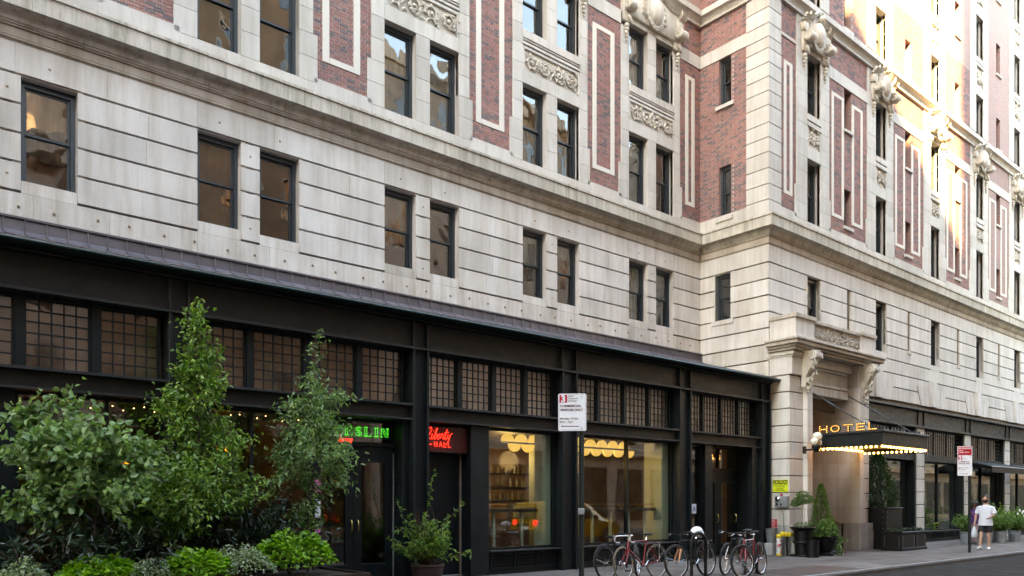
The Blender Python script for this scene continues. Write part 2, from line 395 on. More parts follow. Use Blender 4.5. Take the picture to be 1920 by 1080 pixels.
def text_mesh(t, size, align='LEFT', extrude=0.001, bold=0.0, sx=1.0):
    cu = bpy.data.curves.new('lettering', 'FONT'); cu.body = t; cu.size = size; cu.align_x = align; cu.extrude = extrude; cu.offset = bold
    cu.resolution_u = 3
    o = bpy.data.objects.new('lettering', cu); col.objects.link(o)
    dg = bpy.context.evaluated_depsgraph_get(); me = bpy.data.meshes.new_from_object(o.evaluated_get(dg))
    bpy.data.objects.remove(o); bpy.data.curves.remove(cu)
    if sx != 1:
        for v in me.vertices: v.co.x *= sx
    me.name = 'lettering'; return me

# wall frames: u runs along the wall, d is the distance out of it towards the street
AY = 2.5; CX = 21.2
def FA(u, d, z): return (u, AY - d, z)
def FR(u, d, z): return (CX - d, u, z)
def FB(u, d, z): return (u, -d, z)
def fbox(F, u0, u1, d0, d1, z0, z1):
    p, q = F(u0, d0, z0), F(u1, d1, z1)
    return tuple(v for i in range(3) for v in (min(p[i], q[i]), max(p[i], q[i])))
_c, _s = math.cos(R(VIEW_ANGLE)), math.sin(R(VIEW_ANGLE))
def depth_of(x, y): return _c * x + _s * (y + 13.1)

# ================================================================== ground
road = MB(); road.box(-120, 149.4, -13.6, -4.45, -0.6, -0.13)
obj_road = meta(obj('road', road, 'asphalt'), kind='structure')
far = MB(); far.box(-120, 149.4, -18.2, -13.6, -0.6, 0.0)
meta(obj('far_pavement', far, 'concrete'), kind='structure')
grd = MB(); grd.box(-300, 400, -400, 400, -1.2, -0.62)
meta(obj('ground', grd, 'asphalt'), kind='structure')
pv = meta(obj('pavement', MB().box(-120, 149.4, -4.3, 8.0, -0.6, -0.03), 'kerb'), kind='structure')
x = -8.0
while x < 62:
    w = 1.55
    for (ya, yb) in ((-4.292, -2.92), (-2.91, -1.46), (-1.45, 0.75)):
        me_k = ('slab', round(yb - ya, 2))
        if me_k not in TXT:
            b = MB(); b.cbox(-w / 2 + .004, w / 2 - .004, -(yb - ya) / 2, (yb - ya) / 2, -0.06, 0.0, 0.004); TXT[me_k] = b.mesh('paving_slab'); TXT[me_k].materials.append(M['concrete'])
        obj('paving_slab', TXT[me_k], None, pv, (x + w / 2, (ya + yb) / 2, rnd.uniform(-.0015, .0015)))
    x += w
kb = MB(); kb.box(-120, 149.4, -4.45, -4.30, -0.6, -0.006)
kerb = meta(obj('kerb', kb, 'kerb'), kind='structure')
kp = MB(); kp.box(-120, 149.4, -4.462, -4.405, -0.05, 0.0); obj('kerb_edge', kp, 'steel', kerb)
hp = MB(); hp.cbox(15.45, 18.25, -4.15, -3.12, 0.002, 0.008, 0.002)
meta(obj('cellar_hatch', hp, 'hatch'), 'brown steel cellar plate set flush in the pavement by the kerb', 'hatch')

# ================================================================== hotel
hotel = thing('hotel_building', 'pale stone and red brick hotel with carved ornament rising above the shops', 'building', (CX, 0, 0))
STONES = []
def stone(F, u0, u1, z0, z1, d1=0.0, d0=-0.14, m='stone', c=0.004):
    STONES.append((fbox(F, u0, u1, d0, d1, z0, z1), m, c))
def row(F, u0, u1, z0, z1, n=None, d1=0.0, m='stone', gap=0.002, c=0.003, d0=-0.14):
    if n is None: n = max(1, round((u1 - u0) / 1.35))
    cuts = [u0] + [u0 + (u1 - u0) * (i + rnd.uniform(-.18, .18)) / n for i in range(1, n)] + [u1]
    for a, b in zip(cuts, cuts[1:]): stone(F, a + gap / 2, b - gap / 2, z0, z1, d1, d0, m, c)
def wall_mesh(F, u0, u1, z0, z1, ops, d=-0.05, reveal=0.34):
    us = sorted({u0, u1, *[o[0] for o in ops], *[o[1] for o in ops]}); zs = sorted({z0, z1, *[o[2] for o in ops], *[o[3] for o in ops]})
    us = [u for u in us if u0 <= u <= u1]; zs = [z for z in zs if z0 <= z <= z1]
    mb = MB()
    for a, b in zip(us, us[1:]):
        for p, q in zip(zs, zs[1:]):
            cu, cz = (a + b) / 2, (p + q) / 2
            if any(o[0] < cu < o[1] and o[2] < cz < o[3] for o in ops): continue
            mb.add([F(a, d, p), F(b, d, p), F(b, d, q), F(a, d, q)], [(0, 1, 2, 3)])
    for a, b, p, q in ops if reveal else ():
        e = d - reveal
        mb.add([F(a, d, p), F(a, e, p), F(a, e, q), F(a, d, q), F(b, d, p), F(b, e, p), F(b, e, q), F(b, d, q)],
               [(0, 1, 2, 3), (4, 7, 6, 5), (0, 4, 5, 1), (3, 2, 6, 7)])
    return mb
# ---- sash windows
WIN = {}
CURT = {}
def window(F, u0, u1, z0, z1, parent, setback=0.20, fill=None, dark=False):
    w, h = u1 - u0, z1 - z0; key = (F.__name__, round(w, 2), round(h, 2))
    if key not in WIN:
        t = 0.075; ms = []
        def G(u, d, z):
            p = F(u, d, z); o = F(0, 0, 0); return (p[0] - o[0], p[1] - o[1], p[2] - o[2])
        fr = MB()
        for a in ((-w / 2, -w / 2 + t, 0, h), (w / 2 - t, w / 2, 0, h), (-w / 2 + t, w / 2 - t, h - t * 1.3, h), (-w / 2 + t, w / 2 - t, 0, .05)):
            fr.box(*fbox(G, a[0], a[1], -.10, .02, a[2], a[3]))
        fr.box(*fbox(G, -w / 2, w / 2, .0, .05, -.025, .035))
        res = [fr.mesh('window')]
        iw = w / 2 - t
        for (lo, hi, dd) in ((h * .5 - .02, h - t * 1.3, -.03), (.05, h * .5 + .025, -.065)):
            s_ = MB(); k = .042
            for a in ((-iw, -iw + k, lo, hi), (iw - k, iw, lo, hi), (-iw + k, iw - k, hi - k, hi), (-iw + k, iw - k, lo, lo + k)):
                s_.box(*fbox(G, a[0], a[1], dd - .03, dd, a[2], a[3]))
            g = MB(); g.box(*fbox(G, -iw + k, iw - k, dd - .018, dd - .013, lo + k, hi - k))
            res += [s_.mesh('sash'), g.mesh('pane')]
        WIN[key] = res
        res[0].materials.append(M['sash']); res[1].materials.append(M['sash']); res[2].materials.append(M['glass']); res[3].materials.append(M['sash']); res[4].materials.append(M['glass'])
    r_ = WIN[key]; at = F((u0 + u1) / 2, -setback, z0)
    wobj = obj('window', r_[0], None, parent, at)
    for i, nm in ((1, 'sash'), (2, 'pane'), (3, 'sash'), (4, 'pane')): obj(nm, r_[i], None, wobj, at)
    if fill:
        mb = MB(); m_, f0, f1 = fill
        n = 14; pts = []
        for i in range(n + 1):
            u = u0 + .08 + (w - .16) * i / n; pts.append((u, -setback - .17 - .018 * math.sin(i * 2.1)))
        for (p, q) in zip(pts, pts[1:]):
            za, zb = z0 + h * f0, z0 + h * f1
            mb.add([F(p[0], p[1], za), F(q[0], q[1], za), F(q[0], q[1], zb), F(p[0], p[1], zb)], [(0, 1, 2, 3)])
        obj('curtain', mb.mesh('curtain'), m_, wobj, (0, 0, 0))
    return wobj
# ---- brick panels
def brick_list(u0, u1, z0, z1, holes=()):
    out = []; ch = 0.0685; r_ = 0; z = z0
    while z < z1 - .02:
        zt = min(z + ch - .0085, z1)
        u = u0 - (0.0 if r_ % 2 == 0 else 0.155) - rnd.uniform(0, .01); k = 0
        while u < u1:
            L = 0.203 if (k % 2 == 0) else 0.098
            a, b = max(u, u0), min(u + L, u1)
            if b - a > .025 and not any(h[0] - .004 < (a + b) / 2 < h[1] + .004 and h[2] < (z + zt) / 2 < h[3] for h in holes):
                for h in holes:
                    if h[2] < (z + zt) / 2 < h[3]:
                        if a < h[0] < b: b = h[0]
                        if a < h[1] < b: a = h[1]
                if b - a > .02: out.append((a, b, z, zt))
            u += L + .0105; k += 1
        z += ch; r_ += 1
    return out
def brick_mesh(F, lst, d):
    V = []; Fc = []
    for a, b, p, q in lst:
        k = len(V); e = d - .012; t = d + rnd.uniform(-.0022, .0022)
        V += [F(a, e, p), F(b, e, p), F(b, e, q), F(a, e, q), F(a + .002, t, p + .002), F(b - .002, t, p + .002), F(b - .002, t, q - .002), F(a + .002, t, q - .002)]
        Fc += [(k + 4, k + 5, k + 6, k + 7), (k, k + 1, k + 5, k + 4), (k + 1, k + 2, k + 6, k + 5), (k + 2, k + 3, k + 7, k + 6), (k + 3, k, k + 4, k + 7)]
    mb = MB(); mb.v = V; mb.f = Fc; return mb.mesh('bricks')
def slot_lining(F, holes, d, parent, depth=.27):
    for (a, b, p, q) in holes:
        mb = MB()
        for (u0, u1, z0, z1) in ((a - .05, a, p - .05, q + .05), (b, b + .05, p - .05, q + .05), (a, b, q, q + .05), (a, b, p - .05, p)): mb.box(*fbox(F, u0, u1, d - depth, d, z0, z1))
        obj('slot_lining', mb, 'brick_far_y' if F is not FR else 'brick_far', parent)
BRK = {}
def brick_panel(F, u0, u1, z0, z1, holes=(), single=0, d=-0.028, reveal=0.25):
    pm = wall_mesh(F, u0, u1, z0, z1, list(holes), d - .008, 0)
    pn = obj('brick_panel', pm, 'mortar', hotel); slot_lining(F, holes, d - .006, pn)
    lst = brick_list(u0, u1, z0, z1, holes)
    if single:
        for a, b, p, q in lst[:single]:
            k = (F.__name__, round(b - a, 2), round(q - p, 3))
            if k not in BRK:
                def G(u, d_, z, F=F):
                    x_ = F(u, d_, z); o = F(0, 0, 0); return tuple(x_[i] - o[i] for i in range(3))
                BRK[k] = brick_mesh(G, [(-(b - a) / 2, (b - a) / 2, 0, q - p)], 0); BRK[k].name = 'brick'; BRK[k].materials.append(M['brick'])
            obj('brick', BRK[k], None, pn, F((a + b) / 2, d + rnd.uniform(-.002, .002), p))
        lst = lst[single:]
    if lst:
        o = obj('bricks', brick_mesh(F, lst, d), 'brick', pn); o['kind'] = 'stuff'
    # brick-lined reveals of slots
    return pn
def stone_frame(F, u0, u1, z0, z1, t=0.165):
    for (a, b, p, q) in ((u0, u0 + t, z0, z1), (u1 - t, u1, z0, z1), (u0 + t + .001, u1 - t - .001, z1 - t * .8, z1), (u0 + t + .001, u1 - t - .001, z0, z0 + t * .8)):
        mb = MB(); mb.cbox(*fbox(F, a, b, -.06, -.012, p, q), .006); obj('frame_band', mb, 'dotted', hotel)
# ---- carved ornament
def spiral(F, mb, u, z, r_, turns, sgn, a0, d, th):
    pts = []; rr = []; n = int(turns * 11)
    for i in range(n + 1):
        t = i / n; a = a0 + sgn * turns * 2 * math.pi * t; q = r_ * (1 - .82 * t)
        pts.append(F(u + q * math.cos(a), d + .02 * t, z + q * math.sin(a))); rr.append(th * (1 - .45 * t))
    mb.tube(pts, rr, 5); mb.ball(F(u, d + .02, z), r_ * .24, 7, 5)
def leaf_lump(F, mb, u, z, ang, L, d):
    pts = [F(u + L * t * math.cos(ang + .7 * t), d + .035 * math.sin(math.pi * t), z + L * t * math.sin(ang + .7 * t)) for t in (0, .25, .5, .75, 1)]
    mb.tube(pts, [L * k for k in (.10, .22, .20, .13, .03)], 5)
def carved_panel(F, u0, u1, z0, z1, seed, d=0.0, n=None):
    rg = random.Random(seed); mb = MB(); h = z1 - z0; w = u1 - u0
    if n is None: n = max(1, round(w / (h * .82)))
    mb.box(*fbox(F, u0, u1, -.06, d - .05, z0, z1))
    for i in range(n):
        uc = u0 + w * (i + .5) / n; zc = (z0 + z1) / 2; r_ = min(h * .36, w / n * .42); sg = 1 if i % 2 else -1
        spiral(F, mb, uc, zc, r_, 1.5, sg, rg.uniform(0, 6), d - .02, h * .055)
        for k in range(7):
            a = k * .9 + rg.uniform(-.2, .2); leaf_lump(F, mb, uc + r_ * .7 * math.cos(a), zc + r_ * .7 * math.sin(a), a + sg * 1.1, h * .24, d - .03)
        for k in range(4):
            leaf_lump(F, mb, uc + (w / n) * rg.uniform(.3, .55), zc + h * rg.uniform(-.4, .4), rg.uniform(0, 6.3), h * .26, d - .035)
    return mb
def volute(F, mb, u, z, r_, w, d0):
    # scroll bracket lying against the wall, axis along u
    n = 14
    for uu in (u - w / 2, u + w / 2):
        pts = []
        for i in range(26):
            t = i / 25; a = -.5 + 9.5 * t; q = r_ * (1 - .78 * t)
            pts.append(F(uu, d0 + r_ + q * math.cos(a) * .9, z + q * math.sin(a)))
        mb.tube(pts, r_ * .13, 5)
    rings = []
    for uu, k in ((u - w / 2, .82), (u - w / 4, .95), (u, .88), (u + w / 4, .95), (u + w / 2, .82)):
        rings.append([F(uu, d0 + r_ + r_ * k * math.cos(2 * math.pi * i / n), z + r_ * k * math.sin(2 * math.pi * i / n)) for i in range(n)])
    mb.loft(rings)
def pendant(F, mb, u, z, L, d):
    for i in range(5):
        t = i / 4; q = .075 * (1 - .55 * t)
        mb.ball(F(u + .02 * math.sin(i * 2.3), d + q * .6, z - L * t), q, 8, 6)
        leaf_lump(F, mb, u, z - L * t, 2.6 if i % 2 else .5, .13 * (1 - .4 * t), d)
def cartouche(F, u, w, z, parent, name='cartouche'):
    """oval shield with scrolls and broken curved pediment over a window; u centre, w clear width, z window head"""
    mb = MB(); hw = w / 2
    mb.cbox(*fbox(F, u - hw - .22, u + hw + .22, -.05, .10, z + .12, z + 1.12), .02)
    rings = []
    for t, k in ((0, 1.0), (.05, .99), (.10, .9), (.16, .70), (.20, .4), (.215, .12)):
        rings.append([F(u + .30 * k * math.cos(2 * math.pi * i / 20), .12 + t, z + .60 + .40 * k * math.sin(2 * math.pi * i / 20)) for i in range(20)])
    mb.loft(rings)
    for q, th in ((1.12, .045), (1.3, .03)):
        mb.tube([F(u + .30 * q * math.cos(2 * math.pi * i / 24), .14, z + .60 + .40 * q * math.sin(2 * math.pi * i / 24)) for i in range(24)], th, 6, closed=True)
    for k in range(9):
        a = math.pi * (1.08 + .84 * k / 8); leaf_lump(F, mb, u + .36 * math.cos(a), z + .60 + .47 * math.sin(a), a + .6, .17, .12)
    mb.ball(F(u, .28, z + 1.08), .10, 9, 7); 
    for sg in (-1, 1):
        uu = u + sg * (hw + .12)
        volute(F, mb, uu, z + .32, .17, .30, .04)
        leaf_lump(F, mb, uu, z + .12, -1.57, .32, .06); pendant(F, mb, uu + sg * .03, z - .22, .42, .0)
        mb.cbox(*fbox(F, uu - .17, uu + .17, -.05, .07, z - .1, z + .72), .015)
        for k in range(4): mb.tube([F(u + sg * (.2 + .05 * k), .1, z + 1.0 - .2 * k), F(u + sg * (.46 + .03 * k), .13, z + .85 - .16 * k), F(u + sg * (.40), .1, z + .55 - .1 * k)], [.02, .045, .02], 6)
        # pediment arm: steps up at the outside, swoops to the crown
        path = [(hw + .36, .80), (hw + .36, .86), (hw + .14, .86), (hw + .10, .98), (hw * .75, .98), (hw * .5, 1.06), (hw * .28, 1.16), (.06, 1.2)]
        for dz, dd, th in ((0, .18, .05), (.06, .25, .055), (.115, .30, .04)):
            mb.tube([F(u + sg * a, dd - .08, z + b + dz) for a, b in path], th, 4)
        mb.cbox(*fbox(F, *sorted((u + sg * (hw + .02), u + sg * (hw + .34))), -.05, .13, z + .52, z + .80), .015)
    o = obj(name, mb, 'carved', parent, smooth=50); return o
# ---- swept mouldings round the corner
def sweep(prof, kind, a=None, b=None):
    """closed profile of (projection, z); kind 'A' from x=a to b, 'A_end', 'R', 'B_start', 'B'"""
    def st(p, z, k):
        if k == 'in': return (CX - p, AY - p, z)
        if k == 'out': return (CX - p, -p, z)
        return None
    n = len(prof); V0 = []; V1 = []
    for p, z in prof:
        if kind == 'A': V0.append((a, AY - p, z)); V1.append((b, AY - p, z))
        elif kind == 'A_end': V0.append((a, AY - p, z)); V1.append(st(p, z, 'in'))
        elif kind == 'R': V0.append(st(p, z, 'in')); V1.append(st(p, z, 'out'))
        elif kind == 'B_start': V0.append(st(p, z, 'out')); V1.append((b, -p, z))
        else: V0.append((a, -p, z)); V1.append((b, -p, z))
    mb = MB(); mb.add(V0 + V1, [tuple(range(n)), tuple(range(2 * n - 1, n - 1, -1))] + [(k, k + n, (k + 1) % n + n, (k + 1) % n) for k in range(n)])
    return mb
def moulding(name, prof, m, step=2.1, x0=-6.0, x1=62.0, gap=.004, smooth=30):
    x = x0
    while x < CX - 3.2:
        b = x + step * rnd.uniform(.9, 1.1); obj(name, sweep(prof, 'A', x + gap / 2, b - gap / 2), m, hotel, smooth=smooth); x = b
    obj(name, sweep(prof, 'A_end', x + gap / 2), m, hotel, smooth=smooth); obj(name, sweep(prof, 'R'), m, hotel, smooth=smooth)
    x = CX + step; obj(name, sweep(prof, 'B_start', None, x - gap / 2), m, hotel, smooth=smooth)
    while x < x1:
        b = x + step * rnd.uniform(.9, 1.1); obj(name, sweep(prof, 'B', x + gap / 2, b - gap / 2), m, hotel, smooth=smooth); x = b
def arc(p0, p1, bulge, n=5):
    out = []
    for i in range(n + 1):
        t = i / n; x_ = p0[0] + (p1[0] - p0[0]) * t; y_ = p0[1] + (p1[1] - p0[1]) * t
        nx, ny = -(p1[1] - p0[1]), p1[0] - p0[0]; k = bulge * 4 * t * (1 - t)
        out.append((x_ + nx * k, y_ + ny * k))
    return out
low = [(-.15, 9.37), (.0, 9.37)] + arc((.0, 9.385), (.0, 9.455), -.55) + [(.012, 9.462), (.012, 9.615), (.05, 9.62), (.05, 9.645), (.075, 9.65), (.075, 9.675), (-.15, 9.68)]
top = [(-.15, 9.682), (.08, 9.682)] + arc((.09, 9.69), (.285, 9.835), .22) + [(.30, 9.84), (.30, 10.135), (.33, 10.145), (.33, 10.20), (.30, 10.215), (-.15, 10.29)]
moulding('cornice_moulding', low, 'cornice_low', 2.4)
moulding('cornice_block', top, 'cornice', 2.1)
belt = [(-.1, 17.03), (.06, 17.03), (.06, 17.13)] + arc((.07, 17.135), (.20, 17.25), .2, 4) + [(.22, 17.26), (.22, 17.44), (.06, 17.5), (-.1, 17.5)]
moulding('belt_moulding', belt, 'stone_up', 2.6)

# ---- wall A (set back, left)
J = [8.866 - .4985 * i for i in range(18)]
G_ = 0.042
A_BAYS = [0.97 + 4.19 * k for k in range(-1, 5)]
A_X0 = -5.4
opsA = []
for xb in A_BAYS:
    for o in (0, 1.25):
        opsA += [(xb + o, xb + o + .86, 7.05, 8.836), (xb + o, xb + o + .86, 10.58, 12.64), (xb + o, xb + o + .86, 14.05, 15.89)]
obj('wall', wall_mesh(FA, A_X0, CX, 4.0, 17.6, [(a - .03, b + .03, p - .03, q + .03) for a, b, p, q in opsA], d=-0.075), 'joint', hotel)
for i, xb in enumerate(A_BAYS):
    nx = A_BAYS[i + 1] if i + 1 < len(A_BAYS) else CX
    last = i + 1 == len(A_BAYS)
    fl = [None, ('blind', .5, 1), None, ('blind', .0, 1), ('curtain', .55, 1), ('blind', .3, 1), ('curtain', .75, 1)]
    for j, o in enumerate((0, 1.25)):
        window(FA, xb + o, xb + o + .86, 7.05, 8.836, hotel, fill=rnd.choice(fl))
        window(FA, xb + o, xb + o + .86, 10.58, 12.64, hotel, fill=rnd.choice(fl))
        window(FA, xb + o, xb + o + .86, 14.05, 15.89, hotel, fill=('curtain', 0, 1) if last else rnd.choice(fl))
        # splayed stone linings of the openings
        for (z0, z1) in ((7.05, 8.836), (10.58, 12.64), (14.05, 15.89)):
            m_ = 'stone' if z0 < 9 else 'stone_up'
            stone(FA, xb + o - .12, xb + o - .001, z0, z1, -.045, -.30, m_); stone(FA, xb + o + .861, xb + o + .98, z0, z1, -.045, -.30, m_)
            stone(FA, xb + o - .1, xb + o + .96, z1 + .001, z1 + .12, -.045, -.30, m_); stone(FA, xb + o - .1, xb + o + .96, z0 - .1, z0 - .001, -.02, -.30, m_)
    # second floor: channelled courses
    for k in range(4):
        z1, z0 = J[k] - G_, J[k + 1]
        row(FA, xb + 2.11, nx if not last else CX - .001, z0, z1, 2 if not last else 1)
        stone(FA, xb + .862, xb + 1.248, z0, z1)
    row(FA, xb - .001 if i else A_X0, nx, J[4] - .49 - .04, J[4] - G_, 3, d1=-.012, m='stone_plain', c=.003)
    for o in (0, 1.25): stone(FA, xb + o + .001, xb + o + .859, J[4] - G_ + .001, 7.048, -.012, m='stone_plain')
    row(FA, xb if i else A_X0, nx, J[0], 9.368, 3, c=.003)
    # bolts
    bolts = [(xb + .43, 9.08), (xb + 1.68, 9.08), (xb + 1.05, 8.58), (xb + 1.05, 7.12)] + [(xb - .6 + .6 * q + rnd.uniform(-.06, .06), 6.62 + rnd.uniform(-.03, .03)) for q in range(7)]
    for (u, z) in bolts:
        if 'bolt' not in TXT:
            b = MB(); b.cbox(-.022, .022, -.004, .012, -.022, .022, .003); b.ball((0, -.012, 0), .012, 8, 6, sy=.9); TXT['bolt'] = b.mesh('anchor_bolt'); TXT['bolt'].materials.append(simple('rusty_bolt', (0.30, 0.22, 0.14), 0.8))
        if u < CX - .2: obj('anchor_bolt', TXT['bolt'], None, hotel, FA(u, -.002, z))
    # upper floors: base course, window surrounds
    row(FA, xb - .33, xb + 2.44, 10.27, 10.578, 3, m='stone_up', c=.003)
    row(FA, xb + 2.44, nx - .33 if not last else CX, 10.27, 10.69, 1, m='stone_up', c=.003)
    zs = [10.58 + .5125 * q for q in range(11)]
    for z0, z1 in zip(zs, zs[1:]):
        z1 = min(z1, 16.1)
        ex = .10 if z0 < 11.5 else 0
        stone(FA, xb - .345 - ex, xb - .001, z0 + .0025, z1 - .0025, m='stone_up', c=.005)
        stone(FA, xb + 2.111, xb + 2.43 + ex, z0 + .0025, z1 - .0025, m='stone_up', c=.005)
    for (za, zb) in ((10.58, 12.64), (14.05, 15.89)):
        for q in range(4): stone(FA, xb + .862, xb + 1.248, za + (zb - za) * q / 4 + .0025, za + (zb - za) * (q + 1) / 4 - .0025, m='stone_up', c=.005)
    row(FA, xb, xb + 2.11, 12.642, 12.99, 3, m='stone_up', c=.004); row(FA, xb, xb + 2.11, 13.86, 14.048, 2, m='stone_up', c=.004, d1=.02)
    for q, (z0, z1, d) in enumerate(((13.55, 13.63, .0), (13.655, 13.73, .02), (13.755, 13.79, .035), (13.81, 13.845, .05))):
        mb = MB(); mb.cbox(*fbox(FA, xb + .01 * q * 0 + .0, xb + 2.11, -.14, d, z0, z1), .008); obj('moulding', mb, 'stone_up', hotel)
    stone(FA, xb + .001, xb + .06, 12.995, 13.545, m='stone_up'); stone(FA, xb + 2.05, xb + 2.109, 12.995, 13.545, m='stone_up')
    obj('carved_panel', carved_panel(FA, xb + .062, xb + 2.048, 12.995, 13.545, 10 + i), 'carved', hotel, smooth=45)
    row(FA, xb, xb + 2.11, 15.892, 16.1, 3, m='stone_up')
    row(FA, xb - .345, xb + 2.43, 16.102, 17.03, 3, m='stone_up', d1=-.02)
    if i >= 3: cartouche(FA, xb + 1.055, 2.11, 15.92, hotel)
    # brick
    b0, b1 = xb + 2.432, (nx - .347 if not last else CX + .026)
    brick_panel(FA, b0, b1, 10.692, 15.70, single=300 if i == 2 else 0)
    if not last: stone_frame(FA, xb + 2.65, xb + 3.57, 11.12, 15.30)
    else: stone_frame(FA, 20.45, 20.93, 11.12, 15.30, .155)
    row(FA, b0, min(b1, CX - .001), 15.702, 16.1, 2, m='stone_up')
    brick_panel(FA, b0, b1, 16.102, 17.03)
row(FA, A_X0, A_BAYS[0] - .33, 10.27, 10.69, 1, m='stone_up'); 
obj('upper_wall', MB().box(A_X0, CX + .5, AY + .03, AY + 1, 17.4, 24), 'brick_far', hotel)

# ---- return wall (faces left)
opsR = [(1.35, 1.93, 7.36, 8.836), (1.34, 1.79, 10.60, 12.25), (1.34, 1.79, 14.2, 15.70)]
obj('wall', wall_mesh(FR, 0.06, AY + .05, 0.0, 17.6, [(a - .03, b + .03, p - .03, q + .03) for a, b, p, q in opsR], d=-.06), 'joint', hotel)
window(FR, 1.35, 1.93, 7.36, 8.836, hotel, .16); window(FR, 1.34, 1.79, 10.6, 12.25, hotel, .16); window(FR, 1.34, 1.79, 14.2, 15.7, hotel, .16)
for (a, b, z0, z1) in opsR[:1]:
    stone(FR, a - .1, a - .001, z0, z1, -.045, -.28); stone(FR, b + .001, b + .1, z0, z1, -.045, -.28); stone(FR, a - .1, b + .1, z1 + .001, z1 + .1, -.045, -.28)
    stone(FR, a - .12, b + .12, z0 - .14, z0 - .001, .03, -.28); 
for k in range(10):
    z1, z0 = J[k] - G_, J[k + 1]
    if k < 3: stone(FR, .002, 1.349, z0, z1); stone(FR, 1.931, AY - .001, z0, z1)
    elif k == 3: stone(FR, 1.23, 2.05, z0, 7.215); stone(FR, .002, 1.229, z0, z1); stone(FR, 2.051, AY - .001, z0, z1)
    else: row(FR, 0.002, AY - .001, z0, z1, 2 if k % 2 else 1, m='stone_plain' if k > 4 else 'stone')
row(FR, 0.002, AY - .001, J[0], 9.368, 3, c=.003)
row(FR, 0.002, AY, 10.27, 10.69, 2, m='stone_up')
brick_panel(FR, .772, AY + .09, 10.692, 15.70, [o for o in opsR[1:]])
row(FR, .772, AY - .001, 15.702, 16.1, 2, m='stone_up'); brick_panel(FR, .772, AY + .09, 16.102, 17.03); brick_panel(FR, .772, AY + .09, 17.5, 18.6)
for (z,) in ((14.2,), (10.62,)): stone(FR, 1.24, 1.89, z - .12, z - .002, .05, -.2, 'stone_up')
# flat brick arch over the lower slot window
ab = MB()
for q in range(9):
    u = 1.30 + .06 * q; tilt = (q - 4) * .018
    poly = [(u, 12.255), (u + .05, 12.255), (u + .05 + tilt, 12.50), (u + tilt, 12.50)]
    ab.prism(poly, FR, -.05, -.02)
obj('brick_arch', ab, 'brick', hotel)
# quoins at the corner, wrapping both faces
qz = [10.29, 10.751, 11.226, 11.702, 12.189, 12.628, 13.074, 13.604, 14.037, 14.459, 14.892, 15.325, 15.673, 16.085, 16.563, 17.03]
for k, (z0, z1) in enumerate(zip(qz, qz[1:])):
    STONES.append(((CX - .012, CX + .69, -.012, .77, z0, z1 - .022), 'stone_up', .006))
for k in range(10):
    z0 = 17.5 + .47 * k; STONES.append(((CX - .012, CX + .69, -.012, .77, z0 + .001, z0 + .45), 'stone_up', .006))
obj('upper_wall', MB().box(CX + .035, CX + 1, .1, AY + .5, 17.4, 32), 'brick_far_y', hotel)

